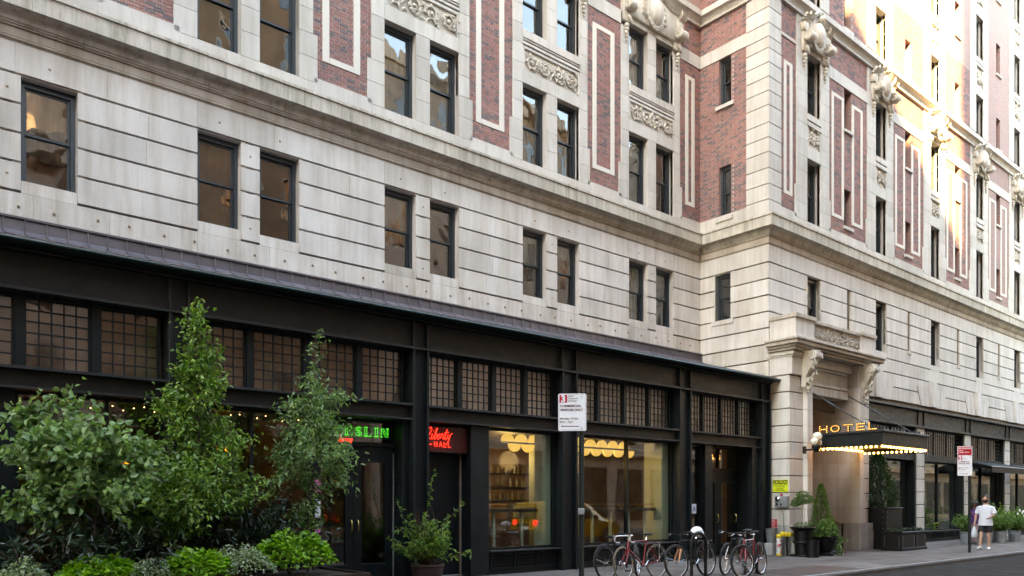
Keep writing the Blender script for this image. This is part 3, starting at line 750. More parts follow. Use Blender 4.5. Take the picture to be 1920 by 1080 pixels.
# ---- wall B (street front, right)
B_BAYS = [23.45 + 4.72 * k for k in range(8)]
B_END = 60.5
FL = [(10.58, 12.62), (14.05, 16.0), (17.66, 19.45), (21.1, 22.95), (24.55, 26.4), (28.0, 29.8)]
SL = [(10.99, 12.29), (14.3, 15.69), (17.76, 19.2), (21.2, 22.6), (24.6, 26.0)]
opsB = []
for xw in B_BAYS:
    opsB += [(xw, xw + .85, 7.05, 8.836)] + [(xw, xw + .85, a, b) for a, b in FL]
    opsB += [(xw + 2.45, xw + 2.95, a, b) for a, b in SL]
obj('wall', wall_mesh(FB, CX + .06, B_END, 4.55, 31.0, [(a - .03, b + .03, p - .03, q + .03) for a, b, p, q in opsB], d=-.06), 'joint', hotel)
for i, xw in enumerate(B_BAYS):
    nxt = xw + 4.72
    near = xw < 34
    window(FB, xw, xw + .85, 7.05, 8.836, hotel)
    for a, b in FL: window(FB, xw, xw + .85, a, b, hotel, .24, fill=rnd.choice([None, None, ('curtain', .4, 1)]))
    for a, b in SL: window(FB, xw + 2.45, xw + 2.95, a, b, hotel, .27)
    stone(FB, xw - .1, xw - .001, 7.05, 8.836, -.045, -.3); stone(FB, xw + .851, xw + .95, 7.05, 8.836, -.045, -.3)
    for (a, b) in FL[:5]:
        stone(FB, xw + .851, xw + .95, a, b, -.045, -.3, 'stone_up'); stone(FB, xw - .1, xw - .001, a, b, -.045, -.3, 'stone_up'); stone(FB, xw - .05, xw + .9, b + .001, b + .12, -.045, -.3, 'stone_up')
    u0 = CX + .002 if i == 0 else xw - 1.87
    # second floor courses with a narrow niche between windows
    for k in range(4):
        z1, z0 = J[k] - G_, J[k + 1]
        stone(FB, u0, xw - .001, z0, z1)
        if k < 3: stone(FB, xw + .851, xw + 2.6, z0, z1)
        else: row(FB, xw + .851, xw + 2.849, z0, z1, 1)
    for k in range(4, 8):
        z1, z0 = J[k] - G_, J[k + 1]
        if z0 > 5.2: row(FB, u0, xw + 2.85, z0, z1, 3, m='stone' if k < 6 else 'stone_plain')
    stone(FB, xw + .001, xw + .849, J[4] - G_ + .001, 7.048)
    row(FB, u0, xw + 2.85, J[0], 9.368, 3, c=.003)
    stone(FB, xw + 2.601, xw + 2.849, J[3] - G_ + .001, J[0] - G_, -.10, -.2)
    stone(FB, xw + 2.58, xw + 2.87, J[3] - .16, J[3] - .03, .04, -.1)
    # flared keystone over the shop window
    if i > 0:
        ku = xw - 2.22 + 2.36 - .05
        for q in (-2, -1, 0, 1, 2):
            w0, w1 = .20, .27; c0, c1 = ku + q * .42, ku + q * .56
            hz = 6.35 if q == 0 else 6.1
            kb_ = MB(); kb_.prism([(c0 - w0, 5.36), (c0 + w0, 5.36), (c1 + w1, hz), (c1 - w1, hz)], FB, -.1, .10 if q == 0 else .018)
            obj('keystone' if q == 0 else 'voussoir', kb_, 'stone', hotel)
    # upper surrounds
    row(FB, xw - .65, xw + 1.4, 10.27, 10.578, 2, m='stone_up'); row(FB, xw + 1.4, nxt - .65, 10.27, 10.69, 2, m='stone_up')
    z = 10.58
    while z < 30.5:
        zt = min(z + .5125, 31.0); ex = .10 if z < 11.4 else 0
        if not (16.75 < z < 17.35):
            stone(FB, xw - .65 - ex, xw - .001, z + .0025, zt - .0025, m='stone_up', c=.004); stone(FB, xw + .851, xw + 1.4 + ex, z + .0025, zt - .0025, m='stone_up', c=.004)
        z = zt
    for q, ((a, b), (c, d)) in enumerate(zip(FL, FL[1:])):
        if q == 1:
            row(FB, xw, xw + .85, b + .002, 17.03, 1, m='stone_up'); row(FB, xw, xw + .85, 17.5, c - .002, 1, m='stone_up'); continue
        row(FB, xw, xw + .85, b + .002, b + .40, 1, m='stone_up'); row(FB, xw, xw + .85, c - .20, c - .002, 1, m='stone_up', d1=.02)
        for e, (p, dd) in enumerate(((.22, .0), (.28, .02), (.34, .035))):
            mb = MB(); mb.cbox(*fbox(FB, xw, xw + .85, -.14, dd, c - p - .06, c - p - .005), .008); obj('moulding', mb, 'stone_up', hotel)
        stone(FB, xw + .001, xw + .08, b + .405, c - .41, m='stone_up'); stone(FB, xw + .77, xw + .849, b + .405, c - .41, m='stone_up')
        obj('carved_panel', carved_panel(FB, xw + .082, xw + .768, b + .405, c - .41, 50 + i * 7 + q, n=2), 'carved', hotel, smooth=45)
    if i < 6: cartouche(FB, xw + .425, 1.0, 16.02, hotel)
    # brick bay
    b0, b1 = xw + 1.402, nxt - .652
    if near:
        brick_panel(FB, b0, b1, 10.692, 15.70, [(xw + 2.45, xw + 2.95, a, b) for a, b in SL[:2]])
        brick_panel(FB, b0, b1, 16.102, 17.03)
        brick_panel(FB, b0, b1, 17.5, 20.2, [(xw + 2.45, xw + 2.95, *SL[2])])
        up0 = 20.2
    else:
        slot_lining(FB, [(xw + 2.45, xw + 2.95, a, b) for a, b in SL[:2]], -.029, obj('brick_panel', wall_mesh(FB, b0, b1, 10.692, 15.7, [(xw + 2.45, xw + 2.95, a, b) for a, b in SL[:2]], -.03, 0), 'brick_far', hotel))
        obj('brick_panel', wall_mesh(FB, b0, b1, 16.102, 17.03, [], -.03), 'brick_far', hotel)
        up0 = 17.5
    hs = [(xw + 2.45, xw + 2.95, a, b) for a, b in SL if a > up0 - .5]
    slot_lining(FB, hs, -.029, obj('brick_panel', wall_mesh(FB, b0, b1, up0, 31.0, hs, -.03, 0), 'brick_far', hotel))
    row(FB, b0, b1, 15.702, 16.1, 2, m='stone_up')
    for a, b in SL: stone(FB, xw + 2.38, xw + 3.02, a - .10, a - .002, .04, -.2, 'stone_up')
    stone_frame(FB, xw + 1.58, xw + 2.42, 11.15, 15.32, .15); stone_frame(FB, xw + 2.98, xw + 3.76, 11.15, 15.32, .15)
# narrow brick strip beside the quoins
brick_panel(FB, CX + .69, B_BAYS[0] - .66, 10.692, 16.0); stone_frame(FB, 22.08, 22.58, 11.15, 15.30, .15)
brick_panel(FB, CX + .69, B_BAYS[0] - .66, 16.102, 17.03); brick_panel(FB, CX + .69, B_BAYS[0] - .66, 17.5, 19.0)
row(FB, CX + .69, B_BAYS[0] - .65, 16.0, 16.1, 1, m='stone_up'); row(FB, CX + .002, B_BAYS[0] - .65, 10.27, 10.69, 1, m='stone_up')
# dark rooms behind the glass, roof slabs
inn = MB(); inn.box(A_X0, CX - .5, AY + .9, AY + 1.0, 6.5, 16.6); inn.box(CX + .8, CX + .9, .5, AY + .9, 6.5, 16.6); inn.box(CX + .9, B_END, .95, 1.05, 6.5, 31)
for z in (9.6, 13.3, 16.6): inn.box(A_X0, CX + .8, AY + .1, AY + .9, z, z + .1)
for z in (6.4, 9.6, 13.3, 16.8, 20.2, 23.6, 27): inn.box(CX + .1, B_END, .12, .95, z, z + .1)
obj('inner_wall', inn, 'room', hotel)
rf = MB(); rf.box(A_X0, CX, AY + .2, 14, 24, 24.3); rf.box(CX, B_END, .2, 14, 31, 31.4); rf.box(A_X0, A_X0 + .2, AY + .2, 14, 0, 24); rf.box(B_END - .2, B_END, .2, 14, 0, 31); rf.box(A_X0, B_END, 13.8, 14, 0, 24)
obj('roof', rf, 'joint', hotel)

# ---- every stone block: the 300 that show largest are parts of their own, the rest one mass
def stone_rank(b):
    x, y = (b[0] + b[1]) / 2, (b[2] + b[3]) / 2; dp = max(depth_of(x, y), 1); zc = (b[4] + b[5]) / 2
    o = _s * x - _c * (y + 13.1); px = 960 + 1470 * o / dp; py = 943 - 1470 * (zc - 1.55) / dp
    vis = -40 < px < 1960 and -40 < py < 1120
    e = max(b[1] - b[0], b[3] - b[2]) * (b[5] - b[4]) / dp ** 2
    thin = min(b[1] - b[0], b[5] - b[4]) < .13 and b[2] > 0
    return (vis, e * (.2 if thin else 1))
def build_stones(parent, stones, limit, name='stone_block'):
    stones.sort(key=lambda t: stone_rank(t[0]), reverse=True); cache = {}
    for b, m_, c in stones[:limit]:
        dm = tuple(round(b[2 * i + 1] - b[2 * i], 3) for i in range(3)); k = (dm, m_, c)
        if k not in cache:
            mb = MB(); mb.cbox(-dm[0] / 2, dm[0] / 2, -dm[1] / 2, dm[1] / 2, -dm[2] / 2, dm[2] / 2, c); me = mb.mesh(name); me.materials.append(M[m_]); cache[k] = me
        obj(name, cache[k], None, parent, tuple((b[2 * i] + b[2 * i + 1]) / 2 for i in range(3)))
    rest = {}
    for b, m_, c in stones[limit:]: rest.setdefault(m_, []).append(b)
    for m_, bs_ in rest.items():
        mb = MB()
        for b in bs_: mb.cbox(*b, .005)
        o = obj('stone_blocks', mb.mesh('stone_blocks', fix=False), m_, parent); o['kind'] = 'stuff'
build_stones(hotel, STONES, 300)

# ================================================================== entrance portico
portico = thing('entrance_portico', 'projecting stone entrance porch with carved brackets and small balcony', 'porch', (23.8, 0, 0))
PS = []
def pst(x0, x1, y0, y1, z0, z1, m='stone', c=.008): PS.append(((x0, x1, y0, y1, z0, z1), m, c))
PX0, PX1, PX2, PX3 = 21.25, 22.32, 25.30, 26.25
core = MB(); core.box(PX0 + .05, PX1 - .05, -.60, 1.0, 0, 6.06); core.box(PX2 + .05, PX3 - .05, -.60, 1.0, 0, 6.06)
core.box(PX0 + .06, PX3 - .06, -.3, .6, 5.15, 6.06)
obj('core', core, 'joint', portico)
z = 4.87 + .5; k = 0
while z > .95:
    z0 = z - .4985
    pst(PX0, PX1 - .30, -.66, -.003, z0, z - .03); pst(PX1 - .298, PX1, -.80, 1.2, z0 + .001, z - .006, 'stone', .003)
    pst(PX2, PX2 + .30, -.80, 2.4, z0 + .001, z - .006, 'stone', .003); pst(PX2 + .302, PX3, -.66, .3, z0, z - .03)
    z = z0
for x0, x1 in ((PX0 - .03, PX1 + .02), (PX2 - .02, PX3 + .03)):
    pst(x0, x1, -.84, .4, 0.0, .62, 'granite'); pst(x0 + .02, x1 - .02, -.82, .35, .625, z - .004 if z > .7 else .9, 'granite')
# capital zone, lintel, cornice, balcony
for x0, x1 in ((PX0, PX1), (PX2, PX3)): pst(x0, x1, -.74, .1, 5.375, 5.9)
for z0, z1, e in ((5.9, 5.95, .03), (5.955, 6.02, .06), (6.025, 6.07, .02)): pst(PX0 - e, PX1 + .02, -.76 - e, .1, z0, z1); pst(PX2 - .02, PX3 + e, -.76 - e, .1, z0, z1)
pst(PX1 + .002, PX2 - .002, -.42, .2, 4.95, 5.22); pst(PX1 + .002, PX2 - .002, -.46, .2, 5.225, 5.30); pst(PX1 + .002, PX2 - .002, -.40, .2, 5.305, 5.72); pst(PX1 + .002, PX2 - .002, -.46, .2, 5.725, 5.80); pst(PX1 + .002, PX2 - .002, -.55, .2, 5.805, 6.07)
for z0, z1, e in ((6.075, 6.15, .10), (6.155, 6.22, .16), (6.225, 6.33, .26), (6.335, 6.40, .31)):
    n = 4 if e > .2 else 3; w = (PX3 - PX0 + 2 * e) / n
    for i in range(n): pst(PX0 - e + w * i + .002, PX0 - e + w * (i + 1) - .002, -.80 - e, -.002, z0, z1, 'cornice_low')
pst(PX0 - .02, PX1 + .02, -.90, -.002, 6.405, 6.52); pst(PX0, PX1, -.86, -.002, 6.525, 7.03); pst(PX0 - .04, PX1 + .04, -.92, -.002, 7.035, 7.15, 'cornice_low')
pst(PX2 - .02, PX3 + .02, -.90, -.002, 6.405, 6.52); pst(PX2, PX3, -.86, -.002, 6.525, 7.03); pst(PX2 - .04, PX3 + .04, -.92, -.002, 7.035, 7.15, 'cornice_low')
pst(PX1 + .041, PX2 - .041, -.84, -.55, 6.405, 6.52); pst(PX1 + .041, PX2 - .041, -.86, -.5, 7.0, 7.10, 'cornice_low')
build_stones(portico, PS, 300)
def FP(u, d, z): return (u, -.80 - d, z)
obj('carved_panel', carved_panel(FP, PX1 + .05, PX2 - .05, 6.525, 6.995, 5, d=0.0, n=9), 'carved', portico, smooth=45)
def console(u, zt):
    mb = MB(); n = 16; rings = []
    prof = []
    for i in range(n + 1):
        t = i / n; d = .34 * (1 - t) ** 1.2 + .07 + .06 * math.sin(t * 2 * math.pi); w = .17 * (1 - .35 * t)
        z_ = zt - 1.05 * t
        rings.append([FP(u - w, -.1, z_), FP(u - w, d * .8, z_), FP(u - w * .6, d, z_), FP(u, d * 1.04, z_), FP(u + w * .6, d, z_), FP(u + w, d * .8, z_), FP(u + w, -.1, z_)])
    mb.loft(rings)
    volute(FP, mb, u, zt - .16, .16, .36, .12); volute(FP, mb, u, zt - .86, .09, .24, .0)
    rg = random.Random(int(u * 10))
    for k in range(16):
        t = .25 + .7 * k / 16; leaf_lump(FP, mb, u + rg.uniform(-.12, .12), zt - 1.05 * t, rg.uniform(0, 6.3), .17, .34 * (1 - t) ** 1.2 + .10)
    mb.ball(FP(u, .08, zt - 1.10), .075, 9, 7); mb.ball(FP(u, .06, zt - 1.2), .05, 8, 6)
    obj('bracket', mb, 'carved', portico, smooth=50)
console(21.95, 6.08); console(25.62, 6.08)
# vestibule behind
vb = MB(); vb.box(PX1 - .1, PX2 + .35, 2.4, 2.5, 0, 5.2); obj('vestibule_wall', vb, 'room', portico)
vb = MB(); vb.box(PX1 - .1, PX2 + .35, .22, 2.4, 4.8, 4.94); obj('vestibule_ceiling', vb, 'stone_plain', portico)
vb = MB(); vb.box(PX1 - .42, PX1 - .3, 1.0, 2.4, 0, 5); obj('vestibule_side', vb, 'stone_plain', portico)
for i in range(2):
    d = MB(); xa = 22.5 + i * 1.3; d.box(xa, xa + 1.25, 2.28, 2.34, .05, 2.4); d.box(xa + .15, xa + 1.1, 2.26, 2.285, .4, 2.2)
    dd = obj('door', d, 'wood_dark', portico); h = MB(); h.tube([(xa + (1.1 if i == 0 else .15), 2.22, 1.0), (xa + (1.1 if i == 0 else .15), 2.22, 1.4)], .018, 8); obj('handle', h, 'brass', dd)
hr = MB(); hr.tube([(25.22, .9, 1.25), (25.22, -.25, .84)], .028, 8); obj('handrail', hr, 'brass', portico)
hr = MB(); hr.tube([(25.22, -.25, .0), (25.22, -.25, .86)], .03, 8); obj('rail_post', hr, 'black', portico)

# ================================================================== marquee
mq = thing('hotel_marquee', 'dark bulb-lit entrance canopy hung on rods and carrying the HOTEL letters', 'canopy', (23.9, -1.8, 3.2))
CX0, CX1, CY0, CY1 = 22.40, 25.42, -2.87, -.82
b = MB()
b.box(CX0, CX1, CY0, CY0 + .05, 3.2, 3.57); b.box(CX0, CX0 + .05, CY0 + .051, CY1, 3.2, 3.57); b.box(CX1 - .05, CX1, CY0 + .051, CY1, 3.2, 3.57)
obj('fascia', b, 'iron', mq)
b = MB(); b.cbox(CX0 - .06, CX1 + .06, CY0 - .06, CY1, 3.571, 3.64, .012); obj('roof_plate', b, 'iron_edge', mq)
b = MB(); b.box(CX0 + .051, CX1 - .051, CY0 + .051, CY1, 3.30, 3.33); obj('soffit', b, 'iron', mq)
def rivets():
    b = MB()
    for i in range(9):
        for zz in (3.30, 3.40, 3.5): b.ball((CX0 + .3 + i * .3 + (.12 if zz == 3.4 else 0), CY0 - .003, zz), .014, 6, 4)
    return b
obj('rivets', rivets(), 'iron_edge', mq)
bulb_me = MB().ball((0, 0, 0), .033, 10, 8).mesh('bulb', True); bulb_me.materials.append(M['bulb'])
n = 17
for i in range(n): obj('bulb', bulb_me, None, mq, (CX0 + .06 + (CX1 - CX0 - .12) * i / (n - 1), CY0 + .03, 3.165))
n = 13
for i in range(n):
    y = CY0 + .12 + (CY1 - CY0 - .16) * (i + .5) / n
    obj('bulb', bulb_me, None, mq, (CX0 + .03, y, 3.165)); obj('bulb', bulb_me, None, mq, (CX1 - .03, y, 3.165))
n = 16
for i in range(n): obj('bulb', bulb_me, None, mq, (CX0 + .1 + (CX1 - CX0 - .2) * i / (n - 1), CY1 - .05, 3.24))
# letters stand on the left edge, reading towards the street
LET = {'H': [[(0, 0), (0, 1)], [(.6, 0), (.6, 1)], [(0, .5), (.6, .5)]], 'O': [[(.32 + .34 * math.cos(a * .5236), .5 + .5 * math.sin(a * .5236)) for a in range(13)]],
       'T': [[(0, 1), (.66, 1)], [(.33, 0), (.33, 1)]], 'E': [[(0, 0), (0, 1)], [(0, 1), (.56, 1)], [(0, .5), (.46, .5)], [(0, 0), (.56, 0)]], 'L': [[(0, 0), (0, 1)], [(0, 0), (.54, 0)]]}
small = MB().ball((0, 0, 0), .0125, 8, 6).mesh('letter_bulb', True); small.materials.append(M['letter_bulb'])
yy = CY1 - .16; hgt = .175
for ch in 'HOTEL':
    mb = MB(); pts = []
    for st in LET[ch]:
        P3 = [(CX0 + .02, yy - p[0] * .37, 3.675 + p[1] * hgt) for p in st]
        for p, q in zip(P3, P3[1:]):
            p, q = Vector(p), Vector(q); dirv = (q - p).normalized(); nv = dirv.cross(Vector((1, 0, 0))) * .028
            e0, e1 = p - dirv * .03, q + dirv * .03
            V = [e0 + nv, e0 - nv, e1 - nv, e1 + nv]; mb.add([v + Vector((-.0, 0, 0)) for v in V] + [v + Vector((.05, 0, 0)) for v in V], [(0, 1, 2, 3), (7, 6, 5, 4), (0, 4, 5, 1), (1, 5, 6, 2), (2, 6, 7, 3), (3, 7, 4, 0)])
            m_ = max(1, round((q - p).length / .055))
            for i in range(m_ + 1): pts.append(p.lerp(q, i / m_))
    lo = obj('letter_' + ch.lower(), mb, 'iron_brown', mq)
    seen = []
    for p in pts:
        if all((p - s_).length > .035 for s_ in seen): seen.append(p); obj('letter_bulb', small, None, lo, (CX0 + .008, p.y, p.z))
    yy -= {'H': .36, 'O': .40, 'T': .39, 'E': .35, 'L': .3}[ch]
for xr_ in (CX0 + .12, CX1 - .12):
    b = MB(); p0, p1 = Vector((xr_, CY0 + .25, 3.64)), Vector((xr_, -.41, 5.1))
    b.tube([p0, p0.lerp(p1, .55), p0.lerp(p1, .56), p0.lerp(p1, .66), p0.lerp(p1, .67), p1], [.018, .018, .034, .034, .018, .018], 8); obj('stay_rod', b, 'iron_edge', mq)
fx = MB(); fx.lathe([(.10, 0), (.12, .05), (.10, .10)], (CX1 - .3, CY0 + .3, 3.64), 12); fx.cbox(CX1 - .2, CX1 + .1, CY0 + .25, CY0 + .5, 3.645, 3.78); obj('floodlight', fx, 'black', mq)

# globe lamp on the pier
gl = thing('globe_lamp', 'bracket lamp with three white globes beside the canopy', 'lamp', (21.9, -.8, 3.2))
b = MB(); b.cbox(21.72, 21.86, -.86, -.80, 3.02, 3.24, .01); b.tube([(21.79, -.84, 3.13), (21.79, -1.05, 3.13), (21.79, -1.2, 3.18)], .028, 8); b.lathe([(.05, 3.05), (.1, 3.12), (.13, 3.2), (.12, 3.25)], (21.79, -1.2, 0), 14)
obj('bracket', b, 'black', gl)
for (dx, dy, z_, r_) in ((-.1, 0.0, 3.36, .115), (.12, .0, 3.34, .105), (0, -.03, 3.50, .14)):
    obj('globe', MB().ball((21.79 + dx, -1.2 + dy, z_), r_, 18, 12), 'globe', gl, smooth=60)

# ================================================================== left shop front (one-storey iron front)
front = thing('shop', 'long black iron shop front with gridded transom windows under a seamed metal roof', 'shop', (10, 0, 0))
COLS = [(-.55, -.13), (3.86, 4.20), (8.44, 8.82), (12.50, 12.99), (16.81, 17.31), (20.72, 21.17)]
for x0, x1 in COLS:
    b = MB(); b.box(x0 + .05, x1 - .05, -.015, .34, 0, 4.572); c_ = obj('column', b, 'iron', front)
    for a in (x0, x1 - .05):
        f = MB(); f.cbox(a, a + .05, -.10, .33, 0, 4.573, .006); obj('flange', f, 'iron', c_)
        f = MB(); f.cbox(a + .01, a + .035, -.09, -.001, 4.622, 5.13, .004); obj('stiffener', f, 'iron_edge', c_)
    f = MB(); f.cbox(x0 + .02, x1 - .02, -.06, .3, .0, .16, .01); 
edges = [(-5.4, COLS[0][0])] + [(COLS[i][1], COLS[i + 1][0]) for i in range(5)]
xs = [-5.4] + [(a + b) / 2 for a, b in COLS[:-1]] + [21.2]
for xa, xb in zip(xs, xs[1:]):
    b = MB(); b.box(xa + .001, xb - .001, 0.0, .25, 4.62, 5.18); obj('beam', b, 'iron_brown', front)
    b = MB(); b.cbox(xa + .001, xb - .001, -.115, .25, 4.574, 4.619, .005); obj('beam_flange', b, 'iron_edge', front)
    b = MB(); b.box(xa + .001, xb - .001, -.12, .0, 5.132, 5.165); obj('beam_flange', b, 'iron_brown', front)
b = MB()
b.add([(-5.4, -.36, 5.2), (21.38, -.36, 5.2), (21.38, -.36, 5.245), (-5.4, -.36, 5.245), (-5.4, -.02, 5.19), (21.38, -.02, 5.19), (21.38, -.02, 5.31), (-5.4, -.02, 5.31)], [(0, 1, 2, 3), (4, 7, 6, 5), (0, 4, 5, 1), (3, 2, 6, 7), (0, 3, 7, 4), (1, 5, 6, 2)])
b.tube([(-5.4, -.37, 5.222), (21.38, -.37, 5.222)], .026, 8); obj('gutter', b, 'gutter', front)
rp = MB(); prof = [(-.33, 5.255), (0, 5.345), (1.0, 5.645), (2.0, 5.945), (2.25, 6.03), (2.36, 6.09), (2.415, 6.16), (2.425, 6.35)]
for (y0, z0), (y1, z1) in zip(prof, prof[1:]):
    rp.add([(0.0, y0, z0), (.318, y0, z0), (.318, y1, z1), (0, y1, z1)], [(0, 1, 2, 3)])
seam = [(.0, y - (.022 if y > 2.3 else 0), z + (0 if y > 2.3 else .02)) for y, z in prof]; rp.tube(seam, .012, 4)
rp_me = rp.mesh('roof_panel'); rp_me.materials.append(M['seam'])
x = -5.4
while x < 21.15: obj('roof_panel', rp_me, None, front, (x, 0, 0)); x += .3195
b = MB(); b.cbox(-5.4, 21.19, 2.39, 2.50, 6.351, 6.395, .006); obj('flashing', b, 'seam', front)
b = MB(); b.box(21.0, 21.19, .02, 2.4, 5.0, 5.5); 

PANES = [0]
def gridded(parent, F, u0, u1, z0, z1, nc, nr, d=-.2, bar=.015, tilt=.0016, cap=300, gm='glass_grid'):
    """steel window with a grid of panes"""
    t = .035; mb = MB()
    for a in ((u0, u0 + t, z0, z1), (u1 - t, u1, z0, z1), (u0 + t, u1 - t, z0, z0 + t), (u0 + t, u1 - t, z1 - t, z1)): mb.box(*fbox(F, a[0], a[1], d - .03, d + .03, a[2], a[3]))
    w = obj('transom_window', mb, 'iron', parent)
    cw, rh = (u1 - u0 - 2 * t) / nc, (z1 - z0 - 2 * t) / nr
    br = MB()
    for i in range(1, nc): br.box(*fbox(F, u0 + t + cw * i - bar * .6, u0 + t + cw * i + bar * .6, d - .012, d + .016, z0 + t, z1 - t))
    obj('glazing_bars', br, 'muntin', w)
    br = MB()
    for i in range(1, nr): br.box(*fbox(F, u0 + t, u1 - t, d - .012, d + .022, z0 + t + rh * i - bar * .6, z0 + t + rh * i + bar * .6))
    obj('glazing_bars', br, 'muntin', w)
    hw, hh = cw / 2 - bar * .3, rh / 2 - bar * .3
    if PANES[0] + nc * nr <= cap:
        PANES[0] += nc * nr
        k = ('gpane', round(hw, 3), round(hh, 3))
        if k not in TXT: TXT[k] = MB().box(-hw, hw, -.002, .002, -hh, hh).mesh('pane'); TXT[k].materials.append(M[gm])
        for i in range(nc):
            for j in range(nr):
                o = obj('pane', TXT[k], None, w, F(u0 + t + cw * (i + .5), d, z0 + t + rh * (j + .5)))
                o.rotation_euler = (rnd.gauss(0, tilt), 0, rnd.gauss(0, tilt))
    else:
        mb = MB()
        for i in range(nc):
            for j in range(nr):
                c = F(u0 + t + cw * (i + .5), d, z0 + t + rh * (j + .5)); a, e = rnd.gauss(0, tilt), rnd.gauss(0, tilt)
                mb.add([(c[0] + p * hw, c[1] + p * hw * e + q * hh * a, c[2] + q * hh) for p, q in ((-1, -1), (1, -1), (1, 1), (-1, 1))], [(0, 1, 2, 3)])
        o = obj('panes', mb, gm, w); o['kind'] = 'stuff'
order = [(1, 5), (2, 5), (0, 5), (3, 5), (4, 5)]
units = []
for (xa, xb) in edges:
    n = 4; L = (xb - xa); st = .11
    if xa < -1: units.append([]); continue
    uu = []
    pw = (L - .06 * 2 - st * (n - 1)) / n
    for i in range(n): uu.append((xa + .06 + i * (pw + st), xa + .06 + i * (pw + st) + pw))
    units.append(uu)
for bi, uu in enumerate(units):
    if not uu: continue
    for i, (a, b_) in enumerate(uu): 
        gridded(front, FB, a, b_, 3.505, 4.565, 5, 6, cap=300)
        if i: m_ = MB(); m_.box(uu[i - 1][1] + .001, a - .001, .14, .26, 3.50, 4.572); obj('mullion', m_, 'iron', front)
    xa, xb = edges[bi]
    b = MB(); b.box(xa + .001, xb - .001, 0.02, .3, 3.215, 3.455); obj('transom_beam', b, 'iron_brown', front)
    b = MB(); b.cbox(xa + .002, xb - .002, -.09, .3, 3.457, 3.503, .005); obj('beam_flange', b, 'iron_edge', front)
    b = MB(); b.cbox(xa + .002, xb - .002, -.07, .3, 3.178, 3.213, .005); obj('beam_flange', b, 'iron_edge', front)
b = MB(); b.box(-5.4, COLS[0][0], .05, .3, 0, 4.57); obj('side_panel', b, 'iron', front)
# ---- ground level glazing and doors
def ubox(name, m, x0, x1, y0, y1, z0, z1, parent=None, c=.006):
    b = MB(); b.cbox(x0, x1, y0, y1, z0, z1, c); return obj(name, b, m, parent if parent is not None else front)
def display(x0, x1, z0, z1, y, mull=(), glass='glass_shop', parent=None, t=.055):
    parent = front if parent is None else parent
    mb = MB()
    for a in ((x0, x0 + t, z0, z1), (x1 - t, x1, z0, z1), (x0 + t, x1 - t, z0, z0 + t), (x0 + t, x1 - t, z1 - t, z1)): mb.box(a[0], a[1], y - .05, y + .05, a[2], a[3])
    for m_ in mull: mb.box(m_ - t / 2, m_ + t / 2, y - .06, y + .05, z0 + t, z1 - t)
    w = obj('display_window', mb, 'iron', parent)
    cuts = [x0 + t] + [q for m_ in mull for q in (m_ - t / 2, m_ + t / 2)] + [x1 - t]
    for a, b_ in zip(cuts[::2], cuts[1::2]): g = MB(); g.box(a, b_, y - .004, y + .004, z0 + t, z1 - t); obj('pane', g, glass, w)
    return w
def door(x0, x1, z0, z1, y, hx=None, glass=True, parent=None, panel=False, gl=None):
    parent = front if parent is None else parent
    mb = MB(); s_ = .17; gz0, gz1 = z0 + .35, z1 - .30
    if glass:
        for a in ((x0, x0 + s_, z0, z1), (x1 - s_, x1, z0, z1), (x0 + s_, x1 - s_, z0, gz0), (x0 + s_, x1 - s_, gz1, z1)): mb.box(a[0], a[1], y - .03, y + .03, a[2], a[3])
    else:
        mb.box(x0, x1, y - .02, y + .03, z0, z1)
        for a in ((x0, x0 + .14, z0, z1), (x1 - .14, x1, z0, z1), (x0 + .14, x1 - .14, z0, z0 + .3), (x0 + .14, x1 - .14, z1 - .2, z1)): mb.box(a[0], a[1], y - .04, y - .021, a[2], a[3])
    d = obj('door', mb, 'iron', parent)
    if glass:
        g = MB(); g.box(x0 + s_, x1 - s_, y - .005, y + .005, gz0, gz1); obj('pane', g, gl or 'glass_shop', d)
        for zb in (gz1, gz0 - .025): b = MB(); b.cbox(x0 + s_ - .02, x1 - s_ + .02, y - .045, y - .031, zb, zb + .025, .004); obj('bead', b, 'iron_edge', d)
    if hx is not None:
        h = MB(); h.tube([(hx, y - .03, .98), (hx, y - .085, 1.0), (hx, y - .095, 1.1), (hx, y - .085, 1.2), (hx, y - .03, 1.22)], .014, 8); obj('handle', h, 'brass', d, smooth=60)
    return d
# bay 0
ubox('side_panel', 'iron', -.129, 1.80, .10, .32, 0, 3.175)
ubox('pipe', 'iron', 1.52, 1.58, .0, .06, .3, 3.05)
display(1.801, 3.858, .62, 3.174, .22, (3.02,)); ubox('bulkhead', 'iron', 1.801, 3.858, .12, .34, 0, .618)
# bay 1
display(4.201, 6.40, .62, 3.174, .22, (5.3,)); ubox('bulkhead', 'iron', 4.201, 6.40, .12, .34, 0, .618)
ubox('post', 'iron', 6.401, 6.52, .05, .5, 0, 3.174)
door(6.53, 7.39, .02, 2.64, .42, 7.33); door(7.40, 8.26, .02, 2.64, .42, 7.47)
ubox('door_strip', 'galv', 8.265, 8.285, .36, .40, .02, 2.55)
ubox('post', 'iron', 8.29, 8.438, .05, .5, 0, 3.174)
ubox('lintel', 'iron', 6.521, 8.289, .36, .46, 2.645, 2.70); display(6.521, 8.289, 2.702, 3.174, .45, (), t=.03)
# bay 2
ubox('jamb', 'iron', 8.822, 9.02, .34, .5, 0, 3.174)
door(9.03, 9.915, .04, 2.58, .42, None, False); ubox('door_strip', 'galv', 9.92, 9.945, .35, .40, .04, 2.5); ubox('threshold', 'galv', 9.03, 9.95, .32, .5, .0, .035)
ubox('lintel', 'iron', 8.822, 9.95, .12, .46, 2.585, 2.598)
ubox('sign_backing', simple('red_sign_board', (0.07, 0.008, 0.008), 0.4), 8.83, 9.945, .15, .18, 2.60, 3.12)
ubox('post', 'iron', 9.951, 10.44, .03, .5, 0, 3.174)
display(10.442, 12.498, .53, 3.174, .20)
# bay 3
display(12.992, 16.808, .53, 3.174, .20, (15.0,))
